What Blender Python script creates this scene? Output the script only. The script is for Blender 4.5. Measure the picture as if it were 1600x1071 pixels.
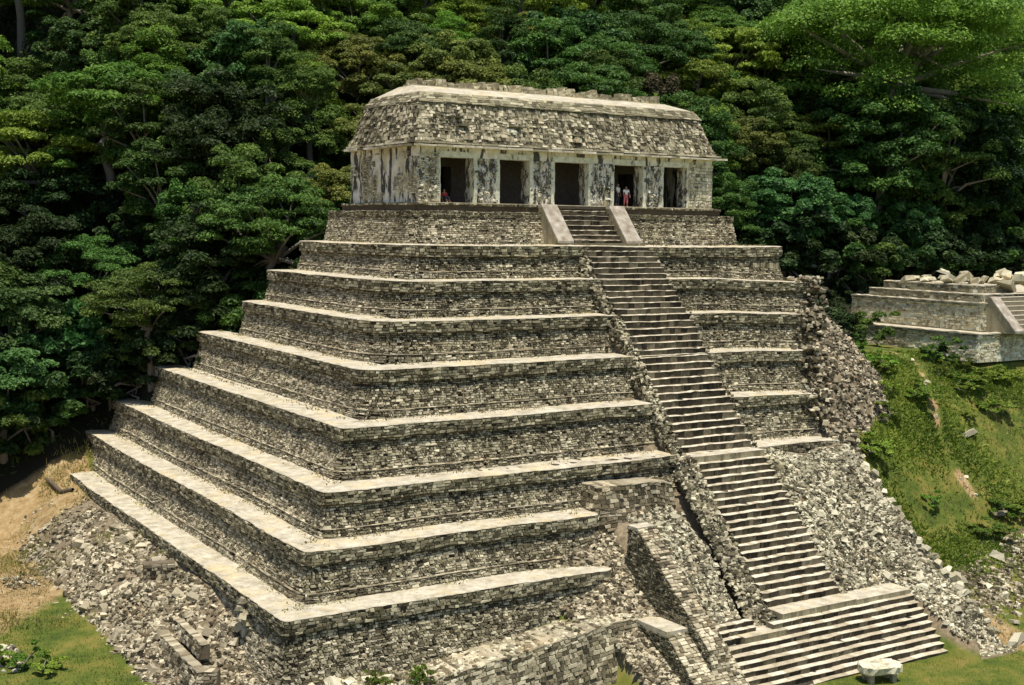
import bpy, math, random
import numpy as np
from mathutils import Matrix, Vector
random.seed(7); R = np.random.default_rng(11)
S = bpy.context.scene
for o in list(bpy.data.objects): bpy.data.objects.remove(o)

# ------------------------------------------------------------------ camera, sky, sun
CAM = np.array([-40.325, -75.656, -1.458]); FPX = 2010.05
YAW, PITCH, ROLL = 0.56461, 0.09077, 0.01346
fw = np.array([math.sin(YAW)*math.cos(PITCH), math.cos(YAW)*math.cos(PITCH), -math.sin(PITCH)])
rt = np.array([math.cos(YAW), -math.sin(YAW), 0.0]); up = np.cross(rt, fw)
r2 = rt*math.cos(ROLL) + up*math.sin(ROLL); u2 = -rt*math.sin(ROLL) + up*math.cos(ROLL)
cd = bpy.data.cameras.new('camera'); cam = bpy.data.objects.new('camera', cd); S.collection.objects.link(cam)
cam.matrix_world = Matrix(((r2[0], u2[0], -fw[0], CAM[0]), (r2[1], u2[1], -fw[1], CAM[1]), (r2[2], u2[2], -fw[2], CAM[2]), (0, 0, 0, 1)))
cd.sensor_width = 36; cd.lens = FPX/1600*36; cd.clip_start = 0.5; cd.clip_end = 3000
S.camera = cam
W = bpy.data.worlds.new('World'); S.world = W; W.use_nodes = True
nt = W.node_tree; sky = nt.nodes.new('ShaderNodeTexSky'); sky.sky_type = 'NISHITA'; sky.sun_disc = False
SUN_DIR = Vector((-0.07, -0.22, 1.0)).normalized()          # nearly overhead, tropical noon
sky.sun_elevation = math.asin(SUN_DIR.z); sky.sun_rotation = math.atan2(SUN_DIR.x, SUN_DIR.y)
nt.links.new(sky.outputs[0], nt.nodes['Background'].inputs[0]); nt.nodes['Background'].inputs[1].default_value = 0.105
sd = bpy.data.lights.new('sun', 'SUN'); sun = bpy.data.objects.new('sun', sd); S.collection.objects.link(sun)
sd.energy = 4.5; sd.angle = math.radians(0.5); sd.color = (1.0, 0.93, 0.80)
sun.rotation_euler = SUN_DIR.to_track_quat('Z', 'Y').to_euler()
S.view_settings.view_transform = 'Standard'; S.view_settings.look = 'None'
S.view_settings.exposure = 0.2; S.view_settings.gamma = 1; S.view_settings.use_curve_mapping = False

# ------------------------------------------------------------------ helpers
def tag(o, label=None, cat=None, group=None, kind=None):
    if label: o['label'] = label
    if cat: o['category'] = cat
    if group: o['group'] = group
    if kind: o['kind'] = kind
    return o
def link(o, parent=None):
    S.collection.objects.link(o)
    if parent: o.parent = parent
    return o
def empty(name, loc=(0, 0, 0), parent=None, rz=0):
    o = bpy.data.objects.new(name, None); o.location = loc; o.rotation_euler = (0, 0, rz); o.empty_display_size = .3
    return link(o, parent)
def np_mesh(name, V, F, mats, midx=None, tone=None, smooth=False, attrs=None):
    """V (N,3), F (M,k) same k; per-face material index and tone"""
    V = np.asarray(V, np.float32); F = np.asarray(F, np.int32); k = F.shape[1]; M = len(F)
    me = bpy.data.meshes.new(name); me.vertices.add(len(V)); me.vertices.foreach_set('co', V.ravel())
    me.loops.add(M*k); me.loops.foreach_set('vertex_index', F.ravel())
    me.polygons.add(M); me.polygons.foreach_set('loop_start', np.arange(0, M*k, k, dtype=np.int32))
    if midx is not None: me.polygons.foreach_set('material_index', np.asarray(midx, np.int32))
    for m in (mats if isinstance(mats, (list, tuple)) else [mats]): me.materials.append(m)
    if tone is not None:
        a = me.attributes.new('tone', 'FLOAT', 'FACE'); a.data.foreach_set('value', np.asarray(tone, np.float32))
    for n, v in (attrs or {}).items():
        a = me.attributes.new(n, 'FLOAT', 'POINT'); a.data.foreach_set('value', np.asarray(v, np.float32))
    me.update(); me.validate()
    if smooth: me.shade_smooth()
    else: me.shade_flat()
    return me
def ob(name, me, parent=None, loc=None):
    o = bpy.data.objects.new(name, me)
    if loc is not None: o.location = loc
    return link(o, parent)
BOXF = np.array([(0, 3, 2, 1), (4, 5, 6, 7), (0, 1, 5, 4), (1, 2, 6, 5), (2, 3, 7, 6), (3, 0, 4, 7)])
def boxv(a, b):
    x0, y0, z0 = a; x1, y1, z1 = b
    return np.array([(x0, y0, z0), (x1, y0, z0), (x1, y1, z0), (x0, y1, z0), (x0, y0, z1), (x1, y0, z1), (x1, y1, z1), (x0, y1, z1)], float)
def boxes(name, lst, mats, parent=None, jit=0.0, tone=None, top_mat=None, fn=None):
    """list of (lo, hi) or 8x3 arrays joined as one mesh"""
    Vs = []; Fs = []; mi = []; tn = []
    for i, b in enumerate(lst):
        v = np.array(b, float) if len(b) == 8 else boxv(*b)
        if jit: v = v + R.normal(0, jit, v.shape)
        Vs.append(v); Fs.append(BOXF + 8*i); mi += [0, (1 if top_mat else 0), 0, 0, 0, 0]
        tn += [R.random() if tone is None else tone]*6
    V = np.vstack(Vs)
    if fn: V = fn(V)
    return ob(name, np_mesh(name, V, np.vstack(Fs), [mats] + ([top_mat] if top_mat else []), mi, tn), parent)
def tube(pts, rad, n=7):
    pts = np.asarray(pts, float); rad = np.asarray(rad, float); m = len(pts)
    t = np.gradient(pts, axis=0); t /= np.linalg.norm(t, axis=1)[:, None] + 1e-9
    ref = np.where(np.abs(t[:, 2:3]) > .9, np.array([[1., 0, 0]]), np.array([[0, 0, 1.]]))
    a = np.cross(t, ref); a /= np.linalg.norm(a, axis=1)[:, None]; b = np.cross(t, a)
    th = np.linspace(0, 2*np.pi, n, endpoint=False)
    V = (pts[:, None] + rad[:, None, None]*(a[:, None]*np.cos(th)[None, :, None] + b[:, None]*np.sin(th)[None, :, None])).reshape(-1, 3)
    i = np.arange(m-1)[:, None]*n; j = np.arange(n)[None]; jn = (j+1) % n
    F = np.stack([i+j, i+jn, i+n+jn, i+n+j], -1).reshape(-1, 4)
    return V, F
def join(parts):
    Vs = []; Fs = []; k = 0
    for V, F in parts: Vs.append(V); Fs.append(F+k); k += len(V)
    return np.vstack(Vs), np.vstack(Fs)
def vnoise(x, y, seed=0, sc=1.0):
    """cheap smooth value noise in numpy, -1..1"""
    x = np.asarray(x, float)/sc; y = np.asarray(y, float)/sc
    def h(i, j):
        s = np.sin(i*127.1 + j*311.7 + seed*74.7)*43758.5453
        return (s - np.floor(s))*2 - 1
    xi = np.floor(x); yi = np.floor(y); fx = x-xi; fy = y-yi
    fx = fx*fx*(3-2*fx); fy = fy*fy*(3-2*fy)
    return (h(xi, yi)*(1-fx)+h(xi+1, yi)*fx)*(1-fy) + (h(xi, yi+1)*(1-fx)+h(xi+1, yi+1)*fx)*fy
def smooth(a, b, x):
    t = np.clip((np.asarray(x, float)-a)/(b-a), 0, 1); return t*t*(3-2*t)

# ------------------------------------------------------------------ materials
def mat(name, build, rough=.9):
    m = bpy.data.materials.new(name); m.use_nodes = True; t = m.node_tree; b = t.nodes['Principled BSDF']
    b.inputs['Roughness'].default_value = rough; b.inputs['Specular IOR Level'].default_value = .25
    build(t, b); return m
def N(t, ty, **kw):
    n = t.nodes.new(ty)
    for k, v in kw.items():
        if k.startswith('i_'): n.inputs[k[2:].replace('_', ' ')].default_value = v
        else: setattr(n, k, v)
    return n
def ramp(t, src, stops):
    r = N(t, 'ShaderNodeValToRGB'); el = r.color_ramp.elements
    while len(el) < len(stops): el.new(.5)
    for e, (p, c) in zip(el, stops): e.position = p; e.color = (*c, 1) if len(c) == 3 else (c[0],)*3+(1,)
    t.links.new(src, r.inputs[0]); return r.outputs[0]
def mix(t, a, b, f, ty='MIX'):
    m = N(t, 'ShaderNodeMix', data_type='RGBA', blend_type=ty)
    for i, s in ((0, f), (6, a), (7, b)):
        if isinstance(s, (int, float)): m.inputs[i].default_value = s
        elif isinstance(s, tuple): m.inputs[i].default_value = (*s, 1)
        else: t.links.new(s, m.inputs[i])
    return m.outputs[2]
def noise(t, scale, detail=4, vec=None, rough=.6, sx=None):
    n = N(t, 'ShaderNodeTexNoise'); n.inputs['Scale'].default_value = scale; n.inputs['Detail'].default_value = detail; n.inputs['Roughness'].default_value = rough
    g = N(t, 'ShaderNodeNewGeometry')
    if sx:
        mp = N(t, 'ShaderNodeMapping'); mp.inputs['Scale'].default_value = sx; t.links.new(g.outputs['Position'], mp.inputs[0]); t.links.new(mp.outputs[0], n.inputs['Vector'])
    else: t.links.new(g.outputs['Position'], n.inputs['Vector'])
    return n.outputs[0]
def bump(t, b, src, dist=.03, st=.6):
    n = N(t, 'ShaderNodeBump'); n.inputs['Strength'].default_value = st; n.inputs['Distance'].default_value = dist
    t.links.new(src, n.inputs['Height']); t.links.new(n.outputs[0], b.inputs['Normal'])
def stone_mat(name, dark, mid, light, lichen=.5, streak=.5, green=.25, ochre=.2, tone_sc=1.0):
    def f(t, b):
        a = N(t, 'ShaderNodeAttribute', attribute_name='tone')
        fine = noise(t, 9, 5, rough=.7)
        m = N(t, 'ShaderNodeMath', operation='MULTIPLY_ADD'); m.inputs[1].default_value = .55; t.links.new(fine, m.inputs[0])
        s = N(t, 'ShaderNodeMath', operation='SUBTRACT'); s.inputs[1].default_value = .28; t.links.new(a.outputs['Fac'], s.inputs[0]); t.links.new(s.outputs[0], m.inputs[2])
        c = ramp(t, m.outputs[0], [(0.05, dark), (.42, mid), (.8, light), (1.0, tuple(min(1, x*1.25) for x in light))])
        g = noise(t, .35, 4); c = mix(t, c, (.60, .62, .42), ramp(t, g, [(.52, (0,)), (.7, (green,))]), 'MULTIPLY')
        g = noise(t, .6, 3, sx=(1, 1, 2)); c = mix(t, c, (.95, .66, .38), ramp(t, g, [(.55, (0,)), (.72, (ochre,))]), 'MULTIPLY')
        g = noise(t, .75, 7, rough=.72); c = mix(t, c, tuple(x*.9 for x in light), ramp(t, g, [(.60, (0,)), (.66, (.5,))]))
        g = noise(t, 1.3, 5, sx=(2.2, 2.2, .3)); c = mix(t, c, tuple(min(1, x*1.15) for x in light), ramp(t, g, [(.60, (0,)), (.68, (.6*min(1, streak*2),))]))
        g = noise(t, .22, 6, rough=.65); c = mix(t, c, (.16, .15, .13), ramp(t, g, [(.47, (0,)), (.66, (lichen,))]), 'MULTIPLY')
        g = noise(t, 1.0, 5, sx=(1.6, 1.6, .22)); c = mix(t, c, (.14, .13, .115), ramp(t, g, [(.52, (0,)), (.64, (streak,))]), 'MULTIPLY')
        t.links.new(c, b.inputs['Base Color']); bump(t, b, noise(t, 14, 6, rough=.7), .04, .7)
    return mat(name, f)
M_WALL = stone_mat('weathered_masonry', (.08, .067, .04), (.32, .277, .178), (.63, .565, .405), .4, .35)
M_WALLF = stone_mat('darker_masonry', (.062, .053, .033), (.27, .238, .15), (.62, .56, .40), .5, .5, .3)  # darker version of the wall masonry
M_CORN = stone_mat('cornice_masonry', (.07, .062, .037), (.25, .222, .137), (.50, .455, .315), .45, .3, .3, .2)
M_YEL = stone_mat('yellowed_masonry', (.10, .085, .05), (.42, .37, .235), (.70, .65, .47), .4, .5, .3, .35)
M_RUB = stone_mat('rubble_stone', (.05, .042, .025), (.22, .182, .115), (.57, .505, .36), .4, .1, .2, .3)
M_RUBP = stone_mat('pale_rubble_stone', (.055, .048, .029), (.27, .24, .155), (.66, .61, .45), .3, .05, .15, .25)
M_RISER = stone_mat('shaded_riser_stone', (.035, .029, .02), (.125, .105, .07), (.38, .335, .24), .4, .3, .25)  # shade of the upright step faces is put into this colour
M_DRUB = stone_mat('dark_broken_stone', (.03, .025, .016), (.19, .16, .103), (.55, .48, .35), .4, .1, .2, .4)
M_MORT = stone_mat('old_mortar', (.08, .065, .045), (.18, .145, .10), (.27, .22, .15), .3, .2)
def f_ledge(t, b):
    c = ramp(t, noise(t, 1.4, 8, rough=.75), [(.3, (.27, .235, .155)), (.5, (.50, .45, .345)), (.72, (.72, .67, .54))])
    c = mix(t, c, (.62, .50, .27), ramp(t, noise(t, .55, 5), [(.5, (0,)), (.7, (.65,))]))
    c = mix(t, c, (.17, .155, .09), ramp(t, noise(t, 3.5, 7, rough=.85), [(.54, (0,)), (.66, (.7,))]))
    c = mix(t, c, (.14, .16, .05), ramp(t, noise(t, .9, 7, rough=.8), [(.6, (0,)), (.68, (.5,))]))
    t.links.new(c, b.inputs['Base Color']); bump(t, b, noise(t, 6, 6), .03, .6)
M_LEDGE = mat('sun_bleached_ledge', f_ledge)
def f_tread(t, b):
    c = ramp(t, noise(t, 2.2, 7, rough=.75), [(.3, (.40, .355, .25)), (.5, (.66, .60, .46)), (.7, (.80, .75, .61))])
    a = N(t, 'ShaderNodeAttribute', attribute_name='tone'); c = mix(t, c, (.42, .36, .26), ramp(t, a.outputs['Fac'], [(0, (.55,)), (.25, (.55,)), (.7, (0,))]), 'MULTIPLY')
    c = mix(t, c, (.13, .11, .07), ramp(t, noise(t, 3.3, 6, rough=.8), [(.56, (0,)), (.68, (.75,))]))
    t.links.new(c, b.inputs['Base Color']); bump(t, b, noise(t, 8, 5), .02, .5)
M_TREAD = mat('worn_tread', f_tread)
def f_plaster(t, b):
    c = ramp(t, noise(t, 1.1, 8, rough=.7), [(.3, (.50, .45, .30)), (.46, (.74, .70, .56)), (.62, (.87, .84, .76))])
    c = mix(t, c, (.48, .42, .18), ramp(t, noise(t, .8, 5, sx=(1, 1, .5)), [(.5, (0,)), (.68, (.7,))]))
    g = noise(t, 1.0, 7, sx=(1.25, 1.25, .26), rough=.68); c = mix(t, c, (.035, .032, .026), ramp(t, g, [(.525, (0,)), (.555, (.93,))]))
    g = noise(t, 3.2, 6, rough=.75); c = mix(t, c, (.10, .085, .06), ramp(t, g, [(.58, (0,)), (.66, (.7,))]))
    t.links.new(c, b.inputs['Base Color']); bump(t, b, noise(t, 5, 8, rough=.75), .08, .8)
M_PLAST = mat('stained_plaster', f_plaster)
def f_pier(t, b):
    c = ramp(t, noise(t, 1.6, 8, rough=.7), [(.3, (.44, .39, .26)), (.5, (.72, .68, .55)), (.66, (.86, .83, .74))])
    g = noise(t, 2.2, 8, sx=(1.3, 1.3, .62), rough=.8); c = mix(t, c, (.035, .03, .024), ramp(t, g, [(.475, (0,)), (.51, (.93,))]))
    c = mix(t, c, (.52, .44, .2), ramp(t, noise(t, 1.2, 5), [(.55, (0,)), (.7, (.6,))]))
    t.links.new(c, b.inputs['Base Color']); bump(t, b, noise(t, 5, 8, rough=.75), .1, .9)
M_PIER = mat('blackened_pier_plaster', f_pier)
def f_lintel(t, b):
    c = ramp(t, noise(t, 2.4, 6), [(.3, (.50, .49, .33)), (.6, (.74, .74, .60))])
    c = mix(t, c, (.10, .09, .06), ramp(t, noise(t, 2, 6, sx=(1.4, 1.4, .4)), [(.57, (0,)), (.66, (.8,))]))
    t.links.new(c, b.inputs['Base Color']); bump(t, b, noise(t, 7, 5), .03)
M_LINT = mat('pale_lintel_plaster', f_lintel)
def f_slab(t, b):
    c = ramp(t, noise(t, 1.8, 6), [(.3, (.22, .18, .13)), (.5, (.36, .315, .25)), (.7, (.52, .475, .40))])
    t.links.new(c, b.inputs['Base Color']); bump(t, b, noise(t, 6, 5), .02)
M_SLAB = mat('smooth_balustrade_stone', f_slab)
def plain(name, col, rough=.9):
    def f(t, b): t.links.new(ramp(t, noise(t, 5, 4), [(.3, tuple(x*.75 for x in col)), (.7, tuple(min(1, x*1.2) for x in col))]), b.inputs['Base Color'])
    return mat(name, f, rough)
M_DARKIN = plain('dark_interior_plaster', (.17, .135, .11))  # inner walls and vault, coloured darker than the outer plaster
M_BARK = plain('grey_bark', (.20, .18, .15)); M_PALEBARK = plain('pale_bark', (.34, .30, .24)); M_WOOD = plain('weathered_log', (.13, .10, .07))
def leaf_mat(name, dark, mid, light, transl=.35, rough=.55):
    def f(t, b):
        a = N(t, 'ShaderNodeAttribute', attribute_name='tone')
        c = ramp(t, a.outputs['Fac'], [(0, dark), (.5, mid), (1, light)])
        oi = N(t, 'ShaderNodeObjectInfo')
        hs = N(t, 'ShaderNodeHueSaturation'); t.links.new(c, hs.inputs['Color'])
        for out, lo, hi in (('Hue', .475, .525), ('Value', .72, 1.3)):
            mr = N(t, 'ShaderNodeMapRange'); mr.inputs[3].default_value = lo; mr.inputs[4].default_value = hi
            if out == 'Value':
                w = N(t, 'ShaderNodeMath', operation='MULTIPLY'); w.inputs[1].default_value = 7.31; fr = N(t, 'ShaderNodeMath', operation='FRACT')
                t.links.new(oi.outputs['Random'], w.inputs[0]); t.links.new(w.outputs[0], fr.inputs[0]); t.links.new(fr.outputs[0], mr.inputs[0])
            else: t.links.new(oi.outputs['Random'], mr.inputs[0])
            t.links.new(mr.outputs[0], hs.inputs[out])
        c = hs.outputs[0]
        t.links.new(c, b.inputs['Base Color'])
        tr = N(t, 'ShaderNodeBsdfTranslucent'); t.links.new(c, tr.inputs[0])
        ms = N(t, 'ShaderNodeMixShader'); ms.inputs[0].default_value = transl
        t.links.new(b.outputs[0], ms.inputs[1]); t.links.new(tr.outputs[0], ms.inputs[2]); t.links.new(ms.outputs[0], t.nodes['Material Output'].inputs[0])
    return mat(name, f, rough)
L_MID = leaf_mat('forest_leaf', (.024, .052, .010), (.078, .150, .028), (.22, .34, .06))
L_BRIGHT = leaf_mat('bright_leaf', (.05, .098, .012), (.165, .28, .034), (.37, .49, .07))
L_YEL = leaf_mat('yellow_green_leaf', (.06, .085, .018), (.17, .21, .04), (.36, .38, .09))
L_BLUE = leaf_mat('blue_green_leaf', (.022, .055, .016), (.07, .155, .04), (.20, .34, .09))
L_DARK = leaf_mat('shaded_leaf', (.012, .026, .007), (.034, .065, .016), (.09, .14, .034))  # deep shade between the trees is put into the leaf colour
L_DRY = leaf_mat('dry_vine_leaf', (.04, .045, .02), (.10, .10, .045), (.19, .15, .07))
L_GRASS = leaf_mat('hill_weed', (.055, .10, .013), (.145, .22, .028), (.31, .38, .065))
L_LAWN = leaf_mat('lawn_blade', (.022, .045, .008), (.055, .09, .014), (.14, .15, .035))
L_GOLD = leaf_mat('golden_lawn_blade', (.07, .09, .012), (.19, .20, .028), (.36, .32, .06))
L_STRAW = leaf_mat('dry_grass_blade', (.14, .12, .035), (.26, .23, .07), (.40, .34, .13))

# ------------------------------------------------------------------ terrain heights
def hill_left(x, y):
    y0 = np.interp(x, [-60, -24, -17.6, -13.6, -11.5, -9.1, -7, -3.4, 0, 25], [23.5, 20, 16, 15.5, 9, 5, 2, 0, -4, -8])
    d = y - y0
    z = -24 + .75*(np.maximum(d, 0)) + .4*np.exp(-(d/2.5)**2)
    ymax = 150; z = np.where(y > ymax, z - .55*(y-ymax), z)
    fl = np.interp(x, [-60, -23, -10, 5, 30], [-24.6, -24, -24.6, -25.65, -25.9])
    return np.where(d < 0, np.maximum(fl, z-50), np.maximum(z, fl))*1.0
def hill_right(x, y):
    z = np.interp(y, [-60, -32, -28.5, -25, -21, -17.5, -13, -9, -6, -2, 8, 14, 18, 150, 600], [-26.2, -26, -25.8, -25, -23.6, -22, -17.3, -14.0, -12.4, -11.9, -11.4, -8.4, -5.4, 95.6, 180])
    return z + vnoise(x, y, 5, 7)*.45*smooth(-26, -20, y) + vnoise(x, y, 8, 2.3)*.16*smooth(-26, -20, y)
def wall_foot(y): return np.interp(y, [-24, -20, -16, -15, -13, -10, 15, 22], [-24.2, -23.8, -23.2, -22.2, -21.5, -20.85, -20.75, -20.4])
STAIR_Y = [-4.9, -9.0, -9.45, -16.1, -16.94, -23.55, -24.8, -27.9]
STAIR_Z = [-2.8, -7.17, -7.17, -15.22, -15.22, -22.77, -22.77, -25.6]
def stair_z(y): return np.interp(-np.asarray(y, float), [-v for v in STAIR_Y], STAIR_Z)
def slope_left(y):                 # the tumbled mass left of the great stair
    return np.interp(-y, [13, 17.2, 18.2, 20.5, 26.2, 28.5], [-16.6, -17.2, -18.2, -18.4, -22.7, -25.7])
def slope_left2(y): return np.interp(-y, [13, 17.2, 18.2, 20.2, 23.9, 25], [-16.6, -17.2, -18.2, -18.9, -23.3, -23.8])
def slope_right(y):                # the tumbled mass right of the great stair
    return np.interp(-y, [14, 16.5, 17.6, 20.8, 23.5, 26.4, 29.2], [-15.35, -15.5, -16.2, -19.3, -21.4, -23.4, -25.9])
def zones(x, y):
    """height and rock weight"""
    x = np.asarray(x, float); y = np.asarray(y, float)
    wr = smooth(22, 27, x); z = hill_left(x, y)*(1-wr) + hill_right(x, y)*wr
    rock = np.zeros_like(z)
    # left rubble apron
    t = np.clip((-17.4-x)/5.4, 0, 1); lump = vnoise(x, y, 2, 2.2)*.28 + vnoise(x, y, 3, 5)*.3
    hol = -1.0*np.exp(-(((x+18.7)/.9)**2+((y+5.2)/1.3)**2)) - .8*np.exp(-(((x+18.6)/.8)**2+((y+12.3)/1.2)**2)) - .7*np.exp(-(((x+19.3)/.8)**2+((y+17.8)/1.4)**2))
    ap = wall_foot(y)*(1-t) + (-24.1)*t + lump*np.sin(np.pi*np.clip(t, .02, .98))*1.9 + hol
    m = (x < -16) & (x > -23.4) & (y > -25) & (y < 24); z = np.where(m, np.maximum(z, ap), z)
    rock = np.where(m & (y < 15), 1-smooth(.85, 1, t), rock)
    # heap at the foot of the front left corner and sloping terrace in front
    w = smooth(-20, -16.5, x)*smooth(3.5, 1.5, x)
    hp = np.interp(-y, [19, 22.6, 22.9, 26, 32], [0, -.25, -1.1, -2.6, -4.4]) + np.interp(x, [-20, -16, -11.5, 0, 2], [-24.2, -23.2, -23.5, -22.2, -22.0])
    hp = hp + vnoise(x, y, 4, 1.7)*.18*(x < -11)
    hp = np.where((x > -10.5) & (y < -22.6), -26, hp)
    m = (y < -18) & (x > -20) & (x < 3); z = np.where(m, np.maximum(z, np.minimum(hp, -22.05)*w + z*(1-w)), z)
    rock = np.where(m & (x < -10.5) & (y > -27), 1, rock)
    # mass left of the stair
    m = (x > 3.2) & (x < 8.3) & (y < -13) & (y > -28.6)
    sl_ = slope_left(y)*(1-smooth(4.2, 6.2, x)) + slope_left2(y)*smooth(4.2, 6.2, x)
    z = np.where(m, np.maximum(z, sl_ - .35 + vnoise(x, y, 6, 1.3)*.25 - .5*smooth(7.4, 8.4, x) - (y < -24.3)*smooth(4.2, 5.0, x)*8), z)
    rock = np.where(m, 1, rock)
    m = (x > np.where(y < -22.7, -.3, -1.9)) & (x <= 3.2) & (y < -16) & (y > -28.6)
    z2 = np.interp(-y, [16, 17.5, 20, 22, 24.5, 28.5], [-17.9, -18.6, -20.6, -22, -23.2, -25.9]) - .9*(2.2-x)/3
    z = np.where(m, np.maximum(z, z2 + vnoise(x, y, 7, 1.1)*.2), z); rock = np.where(m, 1, rock)
    m = (x >= 8.3) & (x < 16) & (y < -9) & (y > -25); z = np.where(m, np.maximum(z, stair_z(y)-2.3), z); rock = np.where((x > 1) & (x < 24) & (y < -5) & (y > -24.5), 1, rock)
    m = (x >= 5) & (x < 20.4) & (y <= -24.6) & (y > -28); z = np.where(m, np.maximum(z, stair_z(y)-1.2), z)
    # mass right of the stair
    m = (x >= 15.6) & (x < 24.4) & (y < -14) & (y > -29.6)
    wz = smooth(24.4, 23.6, x)*np.where((x < 20.4) & (y < -23.4), 0, 1)
    sA = np.interp(-y, [14, 16.5, 17.6, 20.8, 23.4, 23.6], [-15.35, -15.5, -16.3, -19.7, -22.75, -22.9]); wq = smooth(19.6, 21.6, x)
    sr = sA*(1-wq) + slope_right(y)*wq + vnoise(x, y, 9, 1.5)*.3 + vnoise(x, y, 10, 3.5)*.25 - .45*np.exp(-((x-20.5)/2.5)**2)
    z = np.where(m, np.maximum(z, sr*wz + z*(1-wz)), z); rock = np.where(m & (wz > .2), 1, rock)
    # east collapse fan
    fan = -5.2 - np.hypot(.79*np.maximum(0, x-28.4), 1.75*np.maximum(0, -5.1-y)) + vnoise(x, y, 12, 1.8)*.4 + vnoise(x, y, 13, 4)*.4 - .5*np.maximum(0, y-3)
    m = (x > 22) & (x < 44) & (y > -16) & (y < 12) & (fan > z); z = np.where(m, fan, z); rock = np.where(m, 1, rock)
    return z, rock
def H(x, y): return zones(x, y)[0]

def tan_(x, y): return vnoise(x, y, 161, .9)*.07+vnoise(x, y, 162, 2.4)*.14
# ground mesh
gx = np.concatenate([np.arange(-620, -60, 40), np.arange(-60, -26, 1.2), np.arange(-26, 46, .5), np.arange(46, 110, 1.2), np.arange(110, 660, 40)])
gy = np.concatenate([np.arange(-420, -60, 40), np.arange(-60, -30, 1.5), np.arange(-30, 26, .5), np.arange(26, 120, 2), np.arange(120, 700, 40)])
GX, GY = np.meshgrid(gx, gy); GZ, GR = zones(GX, GY)
GZ = GZ + vnoise(GX, GY, 21, 3)*.05*(GR < .5) + tan_(GX, GY)*(GX < -17)*smooth(0, 6, GY)
nx, ny = len(gx), len(gy); idx = np.arange(nx*ny).reshape(ny, nx)
F = np.stack([idx[:-1, :-1], idx[:-1, 1:], idx[1:, 1:], idx[1:, :-1]], -1).reshape(-1, 4)
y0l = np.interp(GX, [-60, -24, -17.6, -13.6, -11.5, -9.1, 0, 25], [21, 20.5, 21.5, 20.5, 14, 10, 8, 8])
forest = np.where(GX > 26, smooth(10, 13, GY), smooth(0, 2.5, GY - y0l))  # weight of the dark forest floor, tree shade included in its colour
soil = np.clip(smooth(-3, 5, GY-(GX+24)*1.2)*(GX < -16) + .34*smooth(-.1, .6, vnoise(GX, GY, 31, 5)+.6*vnoise(GX, GY, 32, 1.9)) , 0, 1)
def path_d(x, y):   # worn footpath up the right hill
    cx = np.interp(y, [-20, -13, -8, -4, 2], [36.5, 37.5, 41.2, 44.3, 46]); return np.abs(x-cx)
soil = np.clip(np.maximum(soil, ((1-smooth(0, .45, path_d(GX, GY)+.35*vnoise(GX, GY, 35, 1.5)))*smooth(-.5, .3, vnoise(GX, GY, 36, 1.3)))*(GY > -18)*(GY < 0)*(GX > 25)), 0, 1)
soil = np.maximum(soil, smooth(3.5, .5, GX-25)*(GX > 24)*(GY < -8)*.8)
def f_ground(t, b):
    A = lambda n: N(t, 'ShaderNodeAttribute', attribute_name=n).outputs['Fac']
    g = ramp(t, noise(t, .5, 8, rough=.7), [(.3, (.038, .065, .010)), (.46, (.085, .115, .016)), (.57, (.15, .15, .028)), (.72, (.23, .17, .05))])
    s = ramp(t, noise(t, 1.2, 8, rough=.75), [(.3, (.18, .115, .05)), (.5, (.34, .235, .11)), (.7, (.50, .395, .23))])
    def edge(att, lo=.35, hi=.65):
        ad = N(t, 'ShaderNodeMath', operation='MULTIPLY_ADD'); ad.inputs[1].default_value = .55; t.links.new(noise(t, 1.3, 7, rough=.8), ad.inputs[0])
        su = N(t, 'ShaderNodeMath', operation='SUBTRACT'); su.inputs[1].default_value = .275; t.links.new(A(att), su.inputs[0]); t.links.new(su.outputs[0], ad.inputs[2])
        return ramp(t, ad.outputs[0], [(lo, (0,)), (hi, (1,))])
    c = mix(t, g, s, edge('soil'))
    rk = ramp(t, noise(t, 2.5, 7, rough=.8), [(.3, (.085, .065, .042)), (.5, (.21, .165, .105)), (.7, (.38, .31, .21))])
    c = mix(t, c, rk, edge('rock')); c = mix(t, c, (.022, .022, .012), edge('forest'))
    t.links.new(c, b.inputs['Base Color']); bump(t, b, noise(t, 5, 8, rough=.75), .06, .5)
M_GROUND = mat('ground', f_ground, .95)
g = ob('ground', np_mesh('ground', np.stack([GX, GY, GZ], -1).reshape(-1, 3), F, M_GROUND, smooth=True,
       attrs={'rock': GR.ravel(), 'forest': forest.ravel(), 'soil': soil.ravel()})); tag(g, kind='structure')

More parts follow.
